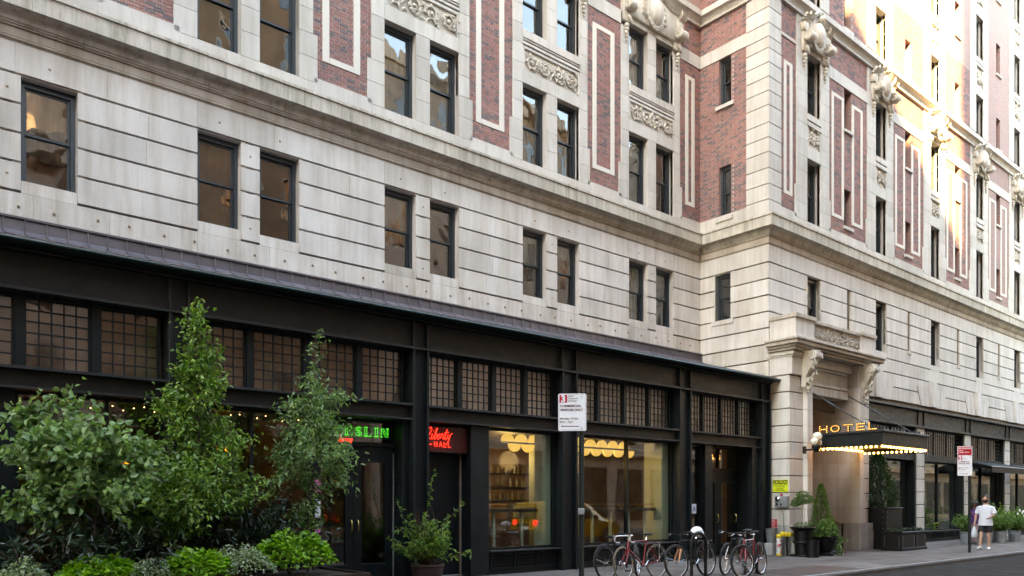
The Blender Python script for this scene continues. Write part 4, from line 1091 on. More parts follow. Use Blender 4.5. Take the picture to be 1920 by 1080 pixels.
# bay 4
display(17.312, 18.06, .53, 3.174, .20); ubox('post', 'iron', 18.061, 18.40, .02, .5, 0, 3.174)
door(18.42, 19.36, .02, 2.45, .55, 19.30); door(19.37, 20.30, .02, 2.45, .55, 20.2)
ubox('lintel', 'iron', 18.401, 20.35, .48, .58, 2.46, 2.52); display(18.401, 20.35, 2.522, 3.174, .55, (19.37,), t=.04)
ubox('side_panel', 'iron', 20.351, 20.719, .02, .9, 0, 3.174)
ubox('notice', 'white', 20.9, 20.95, -.012, -.001, 1.45, 1.62)
# bulkheads with cast grilles
def bulkhead(x0, x1, n, parent=front, y=.08, z1=.47):
    b = MB(); b.box(x0, x1, y, .34, 0.0, z1 + .02); bk = obj('bulkhead', b, 'iron', parent)
    s_ = MB(); s_.cbox(x0 - .0, x1 + .0, -.06, .16, z1 + .021, z1 + .055, .006); obj('sill', s_, 'iron_edge', bk)
    w = (x1 - x0 - .06) / n
    for i in range(n):
        a, e = x0 + .05 + i * w, x0 + .05 + i * w + w - .06; g = MB()
        for q in ((a, e, .12, .15), (a, e, z1 - .06, z1 - .03), (a, a + .03, .15, z1 - .06), (e - .03, e, .15, z1 - .06)): g.box(q[0], q[1], y - .035, y - .001, q[2], q[3])
        nn = 9
        for k in range(1, nn): g.box(a + (e - a) * k / nn - .008, a + (e - a) * k / nn + .008, y - .02, y - .001, .15, z1 - .06)
        for k in range(1, 4): zz = .15 + (z1 - .21) * k / 4; g.box(a + .03, e - .03, y - .024, y - .0015, zz - .007, zz + .007)
        obj('grille', g, 'iron', bk)
bulkhead(10.442, 12.498, 3); bulkhead(12.992, 16.808, 5); bulkhead(17.312, 18.06, 1)
# ---- interior of the left shops
fl = MB(); fl.box(-5.4, 21.1, .35, 7.0, -.02, .012); obj('shop_floor', fl, 'wood_dark', front)
bw = MB(); bw.box(-5.4, 21.1, 5.2, 5.3, 0, 6.0); obj('back_wall', bw, 'wood_wall', front)
cl = MB(); cl.box(-5.4, 21.1, .35, 5.2, 3.215, 3.26); obj('ceiling', cl, 'wood_dark', front)
tb = MB(); tb.box(-5.4, 8.6, .5, .55, 3.262, 5.0); obj('transom_back', tb, simple('brown_transom_blind', (0.36, 0.26, 0.19), 0.9, scale=1.2, var=0.5), front)
tb = MB(); tb.box(8.62, 21.1, .36, .41, 3.262, 5.0); obj('transom_back', tb, simple('tan_transom_blind', (0.78, 0.66, 0.53), 0.9, scale=1.4, var=0.35), front)
for xx in (6.45, 9.96, 12.75, 17.05): ubox('partition', 'wood_wall' if xx < 12 else 'palegreen', xx - .06, xx + .06, .36, 1.3 if xx > 12 else 5.19, .013, 3.21)
for xx in (12.36, 16.66): ubox('pale_column', 'palegreen', xx - .16, xx + .13, .28, .55, .5, 3.17)
ubox('side_wall', 'wood_wall', 20.72, 20.9, .92, 5.19, .013, 5.0); ubox('side_wall', 'wood_wall', -5.3, -5.2, .4, 5.19, .013, 5.0)
# ---- things inside
def counter(x0, x1, label):
    t = thing('window_counter', label, 'counter', ((x0 + x1) / 2, .62, 0)); b = MB(); b.cbox(x0, x1, .42, .80, 1.34, 1.42, .008); obj('counter_top', b, 'wood_dark', t)
    n = max(2, round((x1 - x0) / .72))
    for i in range(n): xx = x0 + (x1 - x0) * (i + .5) / n; b = MB(); b.box(xx - .03, xx + .03, .50, .56, .013, 1.34); obj('leg', b, 'palegreen', t)
    for i in range(n):
        xa = x0 + (x1 - x0) * i / n + .05; xb = x0 + (x1 - x0) * (i + 1) / n - .05
        b = MB(); b.tube([(xa, .46, 1.42), (xa, .46, 1.52), (xb, .46, 1.52), (xb, .46, 1.42)], .008, 6); obj('rail', b, 'brass', t)
counter(10.55, 12.2, 'dark window counter on pale legs behind the single-pane shop window'); counter(13.1, 16.45, 'dark window counter on pale legs behind the two-pane shop window')
def half_disc(mb, cx, y, cz, r_, up, t=.03):
    n = 12; a0 = 0 if up else math.pi
    poly = [(cx + r_ * math.cos(a0 + math.pi * i / n), cz + r_ * math.sin(a0 + math.pi * i / n)) for i in range(n + 1)]
    mb.prism(poly, lambda u, d, z: (u, y + d, z), -t, t)
def chandelier(x0, n, y, label, zc=2.98):
    t = thing('scallop_lamp', label, 'lamp', (x0, y, 3.2), 'lit scalloped lamps in the shop windows'); r_ = .185
    for yy_ in (y,):
        b = MB(); b.box(x0 - .2, x0 + n * .42, yy_ - .02, yy_ + .02, zc - .03, zc + .0); obj('rail', b, 'wood_dark', t)
        for i in range(n):
            m1 = MB(); half_disc(m1, x0 + .42 * i, yy_, zc + .012, r_, True); obj('shade', m1, 'lampshade', t)
            m1 = MB(); half_disc(m1, x0 + .21 + .42 * i, yy_, zc - .04, r_, False); obj('shade', m1, 'lampshade', t)
    b = MB(); b.tube([(x0 + n * .2, y, zc), (x0 + n * .2, y, 3.21)], .012, 6); obj('stem', b, 'black', t)
    ld = bpy.data.lights.new('lamp_glow', 'POINT'); ld.energy = 5.0; ld.color = (1.0, .66, .32); ld.shadow_soft_size = .25
    lo = bpy.data.objects.new('lamp_glow', ld); col.objects.link(lo); place(lo, t, (x0 + n * .2, y + .9, 2.6))
chandelier(11.72, 4, .95, 'lit yellow scalloped lamp in the single-pane shop window'); chandelier(13.65, 6, .95, 'lit yellow scalloped lamp in the two-pane shop window')
bb = thing('back_bar', 'dark back bar with shelves of bottles deep inside the cafe', 'bar', (12.5, 4.6, 0))
b = MB(); b.cbox(10.3, 16.5, 3.6, 4.1, .013, 1.1, .01); obj('bar_front', b, 'wood_dark', bb)
for z_ in (1.6, 2.0, 2.4): b = MB(); b.box(10.6, 16.2, 4.95, 5.19, z_, z_ + .04); obj('shelf', b, 'wood_dark', bb)
bt = MB().lathe([(.03, 0), (.035, .02), (.035, .16), (.012, .2), (.012, .26)], (0, 0, 0), 8); bt_me = bt.mesh('bottle'); bt_me.materials.append(simple('bottle_glass', (0.3, 0.28, 0.2), 0.2, rnd_obj=.6))
for z_ in (1.641, 2.041, 2.441):
    xx = 10.7
    while xx < 16.1: obj('bottle', bt_me, None, bb, (xx, 5.06, z_)); xx += rnd.uniform(.09, .34)
b = MB(); b.cbox(14.2, 14.9, 3.65, 4.0, 1.101, 1.5, .03); b.cbox(14.25, 14.85, 3.6, 3.95, 1.501, 1.56, .02); b.tube([(14.4, 3.55, 1.3), (14.4, 3.45, 1.2)], .03, 8); b.tube([(14.7, 3.55, 1.3), (14.7, 3.45, 1.2)], .03, 8)
meta(obj('coffee_machine', b, 'galv'), 'steel coffee machine on the bar deep inside the cafe', 'coffee machine')
glo = [((2.35, 1.2, 2.72), 'behind the leftmost pane'), ((3.6, 1.4, 2.25), 'beside the left iron column'), ((5.05, 1.2, 2.55), 'behind the tall spire tree'), ((5.5, 2.0, 2.6), 'between the two spire trees'), ((2.1, 1.6, 2.2), 'low behind the broad-leaved shrub')]
for (p, w) in glo:
    t = thing('table_lamp', 'small orange glowing lamp inside the restaurant ' + w, 'lamp', p, 'orange lamps in the restaurant')
    obj('shade', MB().lathe([(.09, -.08), (.06, .09)], p, 14), 'orange_glow', t); b = MB(); b.tube([(p[0], p[1], p[2] + .08), (p[0], p[1], 3.21)], .008, 5); obj('cord', b, 'black', t)
fb = MB().ball((0, 0, 0), .009, 6, 4).mesh('fairy_bulb'); fb.materials.append(M['fairy'])
fs = thing('fairy_lights', 'string of tiny warm lights round the restaurant window', 'string lights', (2.8, .32, 3.0)); wire = MB(); P_ = []
for i in range(30): xx = 1.9 + i * .155; P_.append((xx, .34, 3.05 + .04 * math.sin(i * 1.9)))
for i in range(9): P_.insert(0, (1.9, .34, 3.02 - .16 * (i + 1)))
wire.tube(P_, .004, 4); obj('wire', wire, 'black', fs)
for p in P_: obj('fairy_bulb', fb, None, fs, (p[0], p[1] - .012, p[2]))
gp = MB(); gp.box(17.66, 17.86, .17, .176, 1.26, 1.52)
gc = thing('grade_card', 'white card with blue letter A in the side window', 'card', (17.76, .17, 1.39)); obj('card', gp, 'signwhite', gc)
tm = text_mesh('A', .2, 'CENTER', .001, .004); o = obj('lettering', tm, simple('blue_ink', (.02, .12, .35), .5), gc, (17.76, .168, 1.32)); o.rotation_euler.x = R(90)
# posters near the doors
for (x0, z0, z1, m_, w) in ((6.42, 1.75, 1.98, 'pinkposter', 'upper pink'), (6.42, 1.28, 1.62, 'signwhite', 'white'), (6.42, .9, 1.1, 'pinkposter', 'lower pink')):
    if m_ == 'pinkposter' and m_ not in M: M[m_] = simple('pink_paper', (0.75, 0.16, 0.42), 0.6, var=.05)
    b = MB(); b.box(x0, x0 + .11, .035, .045, z0, z1); meta(obj('poster', b, m_), w + ' poster on the iron post behind the slender tree', 'poster', 'posters by the restaurant door')
# ---- neon
def stroke_obj(name, strokes, fn, r_, m_, parent):
    mb = MB()
    for s_ in strokes: mb.tube([fn(*p) for p in s_], r_, 6)
    return obj(name, mb, m_, parent, smooth=60)
def rect(x0, x1, y0=0, y1=1): return [(x0, y0), (x1, y0), (x1, y1), (x0, y1), (x0, y0)]
BL = {'B': [rect(0, .2), [(.2, 1), (.5, .95), (.55, .75), (.45, .55), (.2, .52)], [(.45, .52), (.6, .35), (.5, .06), (.2, 0)], [(-.08, 0), (.3, 0)], [(-.08, 1), (.3, 1)]],
      'R': [rect(0, .2), [(.2, 1), (.55, .93), (.58, .7), (.42, .52), (.2, .5)], [(.3, .5), (.55, 0), (.72, 0)], [(-.08, 0), (.28, 0)]],
      'E': [rect(0, .2), [(.2, 1), (.62, 1), (.62, .75)], [(.2, .5), (.45, .5)], [(.45, .4), (.45, .6)], [(.2, 0), (.66, 0), (.66, .28)], [(-.08, 0), (.2, 0)], [(-.08, 1), (.2, 1)]],
      'S': [[(.58, .72), (.56, .95), (.3, 1.0), (.06, .85), (.08, .62), (.36, .5), (.62, .36), (.62, .12), (.34, -.02), (.08, .06), (.04, .3)], [(.48, .8), (.32, .9), (.2, .8), (.24, .68), (.5, .55)], [(.18, .4), (.46, .3), (.48, .16), (.32, .1)]],
      'L': [rect(0, .2), [(.2, 0), (.62, 0), (.62, .28)], [(-.08, 0), (.2, 0)], [(-.08, 1), (.3, 1)]],
      'I': [rect(.1, .32), [(0, 0), (.42, 0)], [(0, 1), (.42, 1)]],
      'N': [[(0, 0), (0, 1), (.2, 1), (.62, .25), (.62, 1)], [(0, .95), (.5, 0), (.7, 0), (.7, 1)], [(-.08, 0), (.12, 0)], [(.5, 1), (.8, 1)]]}
ns = thing('green_neon_sign', 'green neon lettering above a red neon word over the double doors', 'neon sign', (7.6, .38, 2.9))
xx = 6.80
for ch in 'BRESLIN':
    x_ = xx; o = stroke_obj('letter_' + ch.lower(), BL[ch], lambda u, v, x_=x_: (x_ + u * .215, .385, 2.85 + v * .17), .0042, 'neon_green', ns); xx += .155 if ch == 'I' else .21
cur = {'D': ([[(.1, 0), (.22, 1.0)], [(.05, 1.0), (.45, .95), (.6, .55), (.45, .1), (.0, 0)]], .7), 'i': ([[(.05, .5), (.0, .05), (.12, .0), (.25, .2)], [(.09, .72), (.1, .76)]], .28),
       'n': ([[(.05, .5), (0, 0)], [(.02, .3), (.15, .5), (.26, .42), (.22, .05), (.32, .0), (.42, .15)]], .42), 'g': ([[(.32, .45), (.12, .5), (.0, .25), (.1, .02), (.28, .15), (.34, .48), (.24, -.3), (.08, -.42), (0, -.25)]], .42),
       'L': ([[(.0, .62), (.08, .95), (.26, 1.05), (.34, .85), (.24, .5), (.14, .15), (.0, .02), (.1, .12), (.3, .02), (.48, .12)]], .45), 'b': ([[(-.04, .15), (.12, .55), (.2, 1.0), (.1, .95), (.04, .4), (.04, .05), (.2, .02), (.28, .3), (.14, .48), (.36, .42)]], .36),
       'e': ([[(-.03, .3), (.2, .34), (.26, .48), (.14, .52), (.02, .25), (.12, .02), (.34, .2)]], .34), 'r': ([[(0, .2), (.1, .55), (.14, .45), (.28, .48), (.24, .1), (.34, .08), (.4, .25)]], .38), 't': ([[(.14, .95), (.06, .3), (.08, .05), (.2, .02), (.32, .25)], [(-.04, .62), (.34, .70)]], .32), 'y': ([[(.02, .5), (.02, .2), (.14, .1), (.28, .45), (.3, .52), (.18, -.2), (.02, -.42), (-.1, -.28)], [(.3, .5), (.44, .6)]], .4)}
def cursive(word, x0, z0, h, y, m_, parent, r_=.006, slant=.25, rise=0.0):
    x_ = x0
    for ch in word:
        st, w = cur[ch]; ox = x_
        stroke_obj('letter_' + ch.lower(), st, lambda u, v: (ox + (u + slant * v) * h, y, z0 + v * h + (ox + u * h - x0) * rise), r_, m_, parent); x_ += w * h
cursive('Dining', 7.02, 2.715, .135, .385, 'neon_red', ns, .005)
rs = thing('red_neon_sign', 'red neon lettering on a red board above the single door', 'neon sign', (9.3, .4, 2.9))
cursive('Liberty', 8.90, 2.845, .235, .13, 'neon_red', rs, .0055, .25, .0)
for i, ch in enumerate('HALL'):
    st = {'H': [[(0, 0), (0, 1)], [(.6, 0), (.6, 1)], [(0, .5), (.6, .5)]], 'A': [[(0, 0), (.34, 1), (.68, 0)], [(.13, .38), (.55, .38)]], 'L': [[(0, 1), (0, 0), (.55, 0)]]}[ch]
    stroke_obj('letter_' + ch.lower(), st, lambda u, v, i=i: (9.10 + i * .115 + u * .1, .13, 2.70 + v * .1), .0055, 'neon_red', rs)
stroke_obj('dash', [[(0, 0), (1, .25)]], lambda u, v: (8.90 + u * .13, .13, 2.73 + v * .05), .0055, 'neon_red', rs)

# ================================================================== right shop front
front2 = thing('shop', 'dark iron shop windows between slim stone piers to the right of the entrance', 'shop', (36, 0, 0))
PIER = [(31.56, 32.22), (36.30, 36.92), (41.05, 41.67), (45.77, 46.39), (50.5, 51.1), (55.2, 55.8), (59.9, 60.5)]
PP = []
for x0, x1 in PIER:
    z = 0.0
    while z < 4.4: PP.append(((x0, x1, -.02, .25, z + .001, min(z + .47, 4.46)), 'stone', .007)); z += .4985
    PP.append(((x0 + .03, x1 - .03, .02, .3, 0, 4.46), 'joint', .002))
build_stones(front2, PP, 200)
b = MB(); b.box(26.26, 60.5, -.02, .3, 4.55, 5.12); obj('beam', b, 'iron_brown', front2)
b = MB(); b.cbox(26.26, 60.5, -.16, .3, 5.121, 5.20, .01); obj('beam_cap', b, 'iron', front2)
b = MB(); b.cbox(26.26, 60.5, -.09, .3, 4.465, 4.548, .006); obj('beam_flange', b, 'iron', front2)
spans = [(26.27, 31.555)] + [(PIER[i][1] + .005, PIER[i + 1][0] - .005) for i in range(6)]
for i, (a, e) in enumerate(spans):
    for zz in (a + .001, e - .121):
        b = MB(); b.box(zz, zz + .12, .02, .34, 0, 4.46); obj('post', b, 'iron', front2)
    for x_ in (a - .12, e + .01): b = MB(); b.cbox(x_, x_ + .11, -.07, -.021, 4.552, 5.118, .005); obj('stiffener', b, 'iron_brown', front2)
    n = 3; w = (e - a - .26) / n
    for k in range(n): gridded(front2, FB, a + .125 + w * k, a + .125 + w * (k + 1) - .01, 3.45, 4.455, 6, 6, d=-.2, cap=0, bar=.014)
    b = MB(); b.box(a + .122, e - .122, .04, .3, 3.2, 3.44); obj('transom_beam', b, 'iron_brown', front2)
    mid = (a + e) / 2
    display(a + .122, e - .122, .43, 3.198, .30, (mid - .1,) if i else (29.2,), parent=front2, glass='glass_shop')
    bulkhead(a + .122, e - .122, 4, front2, .10, .38)
fl = MB(); fl.box(26.3, 60.4, .35, 5.2, -.02, .02); obj('shop_floor', fl, 'concrete', front2)
bw = MB(); bw.box(26.3, 60.4, 4.4, 4.5, 0, 4.6); obj('back_wall', bw, simple('teal_grey_wall', (0.13, 0.19, 0.20), 0.8), front2)
sw = MB(); sw.box(26.3, 26.4, .36, 4.39, .02, 4.6); obj('side_wall', sw, 'joint', front2); sw = MB(); sw.box(60.3, 60.4, .36, 4.39, .02, 4.6); obj('side_wall', sw, 'joint', front2)
cl = MB(); cl.box(26.3, 60.4, .35, 4.4, 3.3, 3.4); obj('ceiling', cl, 'white', front2)
tb = MB(); tb.box(26.3, 60.4, .9, .95, 3.4, 4.6); obj('transom_back', tb, simple('pale_transom_blind', (0.28, 0.28, 0.26), 0.9, scale=1.2, var=0.3), front2)
for (xa, xb) in ((36.9, 41.1), (41.6, 45.8)):
    t = thing('shop_awning', 'small black fabric awning over the shop window ' + ('beyond the walking man' if xa < 40 else 'at the right edge of the picture'), 'awning', ((xa + xb) / 2, 0, 3.0), 'black awnings on the right shops')
    b = MB(); b.add([(xa, 0.0, 3.35), (xb, 0.0, 3.35), (xb, -.85, 3.10), (xa, -.85, 3.10), (xa, 0.0, 3.31), (xb, 0.0, 3.31), (xb, -.82, 3.07), (xa, -.82, 3.07)], [(0, 1, 2, 3), (7, 6, 5, 4), (0, 3, 7, 4), (1, 5, 6, 2), (2, 3, 7, 6)])
    obj('canopy', b, 'black', t); b = MB(); b.box(xa, xb, -.86, -.845, 2.85, 3.10); obj('valance', b, 'black', t)
    b = MB(); b.tube([(xa, -.85, 3.11), (xb, -.85, 3.11)], .018, 8); obj('bar', b, 'galv', t)
# clothes rail inside
cr = thing('clothes_rail', 'clothes rail with hanging garments in the shop window', 'clothes rail', (34.2, 1.4, 0))
b = MB(); b.tube([(33.3, 1.4, .03), (33.3, 1.4, 1.75), (35.2, 1.4, 1.75), (35.2, 1.4, .03)], .02, 8); obj('rail', b, 'chrome', cr)
for i in range(8):
    xx = 33.6 + i * .19; b = MB(); w = .03; L = rnd.uniform(.75, 1.05)
    b.loft([[(xx - w, 1.18, 1.60), (xx + w, 1.18, 1.60), (xx + w, 1.62, 1.60), (xx - w, 1.62, 1.60)], [(xx - w * .7, 1.32, 1.70), (xx + w * .7, 1.32, 1.70), (xx + w * .7, 1.48, 1.70), (xx - w * .7, 1.48, 1.70)]])
    b.loft([[(xx - w, 1.2, 1.6), (xx + w, 1.2, 1.6), (xx + w, 1.6, 1.6), (xx - w, 1.6, 1.6)], [(xx - w * 1.5, 1.14, 1.6 - L), (xx + w * 1.5, 1.14, 1.6 - L), (xx + w * 1.3, 1.66, 1.6 - L), (xx - w * 1.5, 1.66, 1.6 - L)]])
    obj('garment', b, simple('cloth_%d' % i, rnd.choice([(.05, .06, .08), (.5, .52, .5), (.12, .16, .2), (.3, .34, .32), (.02, .02, .02)]), .9), cr)
pn = thing('pink_window_sign', 'pink paper notices inside the shop window under the awning', 'notice', (37.6, .4, 2.6))
for z0 in (2.45, 2.75): b = MB(); b.box(37.25, 37.75, .42, .425, z0, z0 + .26); obj('sheet', b, simple('pink_sheet_paper', (.8, .13, .3), .6, var=.03), pn)  # plain pink sheets, no emission

# ================================================================== street furniture
def lettering(t, size, x, z, y, m_, parent, align='LEFT', bold=0.0, sx=1.0):
    o = part('lettering', text_mesh(t, size, align, .0008, bold, sx), m_, parent); o.location = (x, y, z); o.rotation_euler.x = R(90); return o
def arrow(x0, x1, z, y, h, m_, parent):
    s_ = 1 if x1 > x0 else -1; b = MB(); poly = [(x0, z - h * .28), (x1 - s_ * h, z - h * .28), (x1 - s_ * h * 1.1, z - h), (x1, z), (x1 - s_ * h * 1.1, z + h), (x1 - s_ * h, z + h * .28), (x0, z + h * .28)]
    b.prism(poly, lambda u, d, zz: (u, y - d, zz), 0, .0015); part('arrow', b, m_, parent)
def sign_post(at, h, rz, label, kind):
    t = thing('parking_sign', label, 'street sign', at, 'parking signs on green posts', rz)
    b = MB(); b.box(-.030, -.024, -.02, .02, 0, h); b.box(.024, .030, -.02, .02, 0, h); b.box(-.024, .024, .014, .02, 0, h)
    for s_ in (-1, 1): b.box(*sorted((s_ * .030, s_ * .044)), -.024, -.018, 0, h)
    part('post', b, 'postgreen', t)
    b = MB(); z = .4
    while z < h - .05: b.ball((0, .012, z), .007, 6, 4); z += .05
    part('post_holes', b, 'galv', t)
    W_, H_ = (.46, .61) if kind == 1 else (.42, .62)
    ox = -.15 if kind == 1 else -.14
    z0 = h - H_ + .02 if kind == 1 else h - .90
    y = -.035
    def plate(name, x0, x1, za, zb, m_, yy, th=.004):
        b = MB(); n = 5; rr = .03; poly = []
        for cx_, cz_, a0 in ((x1 - rr, zb - rr, 0), (x0 + rr, zb - rr, 90), (x0 + rr, za + rr, 180), (x1 - rr, za + rr, 270)):
            for i in range(n + 1): a = R(a0 + 90 * i / n); poly.append((cx_ + rr * math.cos(a), cz_ + rr * math.sin(a)))
        b.prism(poly, lambda u, d, zz: (u, yy - d, zz), 0, th); return part(name, b, m_, t)
    def flat(name, x0, x1, za, zb, m_, yy): b = MB(); b.box(x0, x1, yy - .0015, yy, za, zb); return part(name, b, m_, t)
    x0, x1 = ox - W_ / 2, ox + W_ / 2
    p = plate('sign_plate', x0, x1, z0, z0 + H_, 'signwhite', y); f = y - .0045
    k = W_
    if kind == 1:
        for (a, b_, c, d) in ((x0 + .015, x0 + .018, z0 + .03, z0 + H_ - .15), (x1 - .018, x1 - .015, z0 + .03, z0 + H_ - .03), (x0 + .03, x1 - .03, z0 + .015, z0 + .018), (x0 + .17, x1 - .03, z0 + H_ - .018, z0 + H_ - .015)): flat('border', a, b_, c, d, 'signdark', f)
    zt = z0 + H_
    flat('number_field', x0 + .018, x0 + .018 + k * .28, zt - .018 - k * .28, zt - .018, 'signred', f)
    lettering('3', k * .34, x0 + .018 + k * .14, zt - .018 - k * .255, f - .003, 'signwhite', t, 'CENTER', .006)
    for i, w in enumerate(('hour', 'metered', 'parking')): lettering(w, k * .098, x0 + k * .36, zt - k * .115 - k * .085 * i, f - .002, 'signgrey' if kind == 2 else 'signdark', t)
    lettering('COMMERCIAL', k * .122, x0 + k * .065, zt - k * .48, f - .002, 'signdark', t, 'LEFT', .0016, .98)
    lettering('VEHICLES ONLY', k * .122, x0 + k * .065, zt - k * .62, f - .002, 'signdark', t, 'LEFT', .0016, .92)
    lettering('Monday - Friday', k * .105, x0 + k * .065, zt - k * .92, f - .002, 'signdark', t, 'LEFT', 0.0004, .95)
    lettering('8am - 7pm', k * .105, x0 + k * .065, zt - k * 1.04, f - .002, 'signdark', t, 'LEFT', 0.0004)
    if kind == 1: arrow(x0 + k * .74, x0 + k * .10, z0 + .075, f, .022, 'signdark', t)
    else:
        arrow(x0 + k * .12, x0 + k * .72, z0 + .06, f, .02, 'signdark', t)
        plate('sign_plate', x0, x1, zt + .004, zt + .30, 'signwhite', y); flat('red_field', x0 + .016, x1 - .016, zt + .02, zt + .285, 'signred', f)
        lettering('NO STANDING', .062, x0 + .03, zt + .215, f - .003, 'signwhite', t, 'LEFT', .002, .85); lettering('Hotel', .056, x0 + .03, zt + .15, f - .003, 'signwhite', t, 'LEFT', .001)
        lettering('Loading Zone', .056, x0 + .03, zt + .095, f - .003, 'signwhite', t, 'LEFT', .001, .95); arrow(x1 - .12, x0 + .03, zt + .048, f, .02, 'signwhite', t)
    for zb in (z0 + .05, z0 + H_ - .05): b = MB(); b.ball((0, y - .006, zb), .012, 8, 6, sy=.5); part('bolt', b, 'galv', t)
    if kind == 1: b = MB(); b.tube([(-.05, -.03, 1.42), (.05, -.03, 1.42), (.05, .03, 1.42), (-.05, .03, 1.42)], .012, 6, closed=True); b.cbox(-.05, .05, -.045, -.02, 1.36, 1.46); part('clamp', b, 'galv', t)
sign_post((9.17, -4.0, 0), 3.32, R(-44), 'white commercial parking sign on a green post near the middle of the picture', 1)
sign_post((26.7, -3.6, 0), 3.30, R(-52), 'red and white sign pair on a post beside the walking man', 2)

# ---- bicycles
def torus(mb, R_, r_, n=36, m=8, yc=0):
    mb.tube([(R_ * math.cos(2 * math.pi * i / n), yc, R_ * math.sin(2 * math.pi * i / n)) for i in range(n)], r_, m, closed=True)
WM = {}
def wheel_meshes(tan):
    if tan not in WM:
        ty = MB(); torus(ty, .332, .018 if tan else .025); a = ty.mesh('tyre', True); a.materials.append(M['tanwall'] if tan else M['rubber'])
        rm = MB(); torus(rm, .312, .011, 36, 6); b = rm.mesh('rim', True); b.materials.append(M['chrome'])
        sp = MB()
        for i in range(28):
            an = 2 * math.pi * i / 28; s_ = 1 if i % 2 else -1; h = an + s_ * .35
            sp.tube([(.02 * math.cos(h), .028 * s_, .02 * math.sin(h)), (.308 * math.cos(an), 0, .308 * math.sin(an))], .0016, 3)
        c = sp.mesh('spokes'); c.materials.append(M['chrome'])
        hb = MB(); hb.tube([(0, -.05, 0), (0, -.02, 0), (0, .02, 0), (0, .05, 0)], [.012, .022, .022, .012], 10); d = hb.mesh('hub'); d.materials.append(M['chrome'])
        WM[tan] = (a, b, c, d)
    return WM[tan]
def bicycle(label, mid, rz, lean, frame='blackpaint', drop=False, tan=False, rack=False, fork=None, fender=False, steer=0, cover=None, helmet=None, step=False, saddle_z=.93):
    t = thing('bicycle', label, 'bicycle', (mid[0], mid[1], 0), 'bicycles locked at the kerb', rz); t.rotation_euler = (lean, 0, rz)
    Rr = .351; wb = .51
    def wheel(x_, st=0):
        ms = wheel_meshes(tan); w = bpy.data.objects.new('wheel', ms[0]); col.objects.link(w); w.parent = t; w.location = (x_, 0, Rr); w.rotation_euler = (0, rnd.uniform(0, 6), st)
        for nm, me in (('rim', ms[1]), ('spokes', ms[2]), ('hub', ms[3])): o = bpy.data.objects.new(nm, me); col.objects.link(o); o.parent = w
    wheel(-wb); wheel(wb, steer)
    bb_, hd, ht, st_ = Vector((-.08, 0, .28)), Vector((.36, 0, .62)), Vector((.32, 0, .80)), Vector((-.22, 0, .80)); rx = Vector((-wb, 0, Rr)); fx_ = Vector((wb, 0, Rr))
    f = MB(); f.tube([bb_, st_], .016, 8); f.tube([bb_, hd + Vector((-.02, 0, .02))], .019, 8); f.tube([st_ + Vector((0, 0, -.02)) if not step else bb_.lerp(st_, .55), ht + Vector((0, 0, -.03))], .015, 8); f.tube([hd, ht], .022, 8)
    for s_ in (-1, 1):
        f.tube([st_ + Vector((0, .012 * s_, -.03)), rx + Vector((0, .06 * s_, 0))], .008, 6); f.tube([bb_ + Vector((0, .03 * s_, 0)), rx + Vector((0, .06 * s_, 0))], .009, 6)
    part('frame', f, frame, t, 50)
    k = MB(); hd2 = hd + Vector((.012, 0, -.03))
    for s_ in (-1, 1): k.tube([hd2 + Vector((0, .03 * s_, 0)), hd2.lerp(fx_, .5) + Vector((.0, .05 * s_, 0)), fx_ + Vector((0, .055 * s_, 0))], [.017, .013, .009] if not fork else [.022, .02, .012], 8)
    k.tube([hd2 + Vector((0, -.045, 0)), hd2 + Vector((0, .045, 0))], .02, 8); part('fork', k, fork or frame, t, 50)
    s_ = MB(); s_.tube([st_, Vector((-.245, 0, saddle_z - .03))], .0135, 8); part('seat_post', s_, 'chrome', t)
    sd = MB(); rings = []
    for (x_, w, z_, h) in ((-.40, .05, 0, .02), (-.385, .075, .012, .05), (-.33, .078, .012, .055), (-.25, .05, .004, .045), (-.17, .026, .0, .035), (-.12, .018, -.004, .03), (-.105, .008, -.008, .02)):
        rings.append([(x_ + .02, w * math.cos(2 * math.pi * i / 10), saddle_z + z_ - h / 2 + h / 2 * math.sin(2 * math.pi * i / 10)) for i in range(10)])
    sd.loft(rings); part('saddle', sd, 'black', t, 60)
    hb = MB(); stm = ht + Vector((-.01, 0, .08)); fw = stm + Vector((.09, 0, .02)); hb.tube([ht, stm, fw], .014, 8); part('stem', hb, 'chrome' if drop else 'black', t, 50)
    hb = MB()
    if drop:
        for q in (-1, 1):
            hb.tube([fw, fw + Vector((0, .18 * q, 0)), fw + Vector((.05, .2 * q, 0)), fw + Vector((.10, .2 * q, -.03)), fw + Vector((.11, .2 * q, -.09)), fw + Vector((.06, .2 * q, -.135)), fw + Vector((-.03, .2 * q, -.135))], .013, 8)
        br = MB()
        for q in (-1, 1): br.tube([fw + Vector((.10, .2 * q, -.02)), fw + Vector((.14, .2 * q, .02)), fw + Vector((.15, .2 * q, -.03)), fw + Vector((.12, .2 * q, -.12))], [.015, .015, .008, .006], 6)
        part('brake_lever', br, 'chrome', t, 50); part('handlebar', hb, 'white', t, 50)
    else:
        hb.tube([fw + Vector((-.05, -.30, .03)), fw + Vector((0, -.12, .02)), fw, fw + Vector((0, .12, .02)), fw + Vector((-.05, .30, .03))], .0125, 8); part('handlebar', hb, 'black', t, 50)
        gr = MB()
        for q in (-1, 1): gr.tube([fw + Vector((-.025, .2 * q, .027)), fw + Vector((-.055, .32 * q, .032))], .018, 8)
        part('grips', gr, 'rubber', t, 50)
        br = MB()
        for q in (-1, 1): br.tube([fw + Vector((.0, .17 * q, .02)), fw + Vector((.05, .2 * q, -.01)), fw + Vector((.03, .28 * q, -.015))], .006, 5)
        part('brake_lever', br, 'chrome', t, 50)
    cr = MB(); torus(cr, .085, .006, 24, 4, -.045); 
    for i in range(5): a = i * 1.2566; cr.tube([bb_ * 0, (.085 * math.cos(a), -.045, .085 * math.sin(a))], .006, 4)
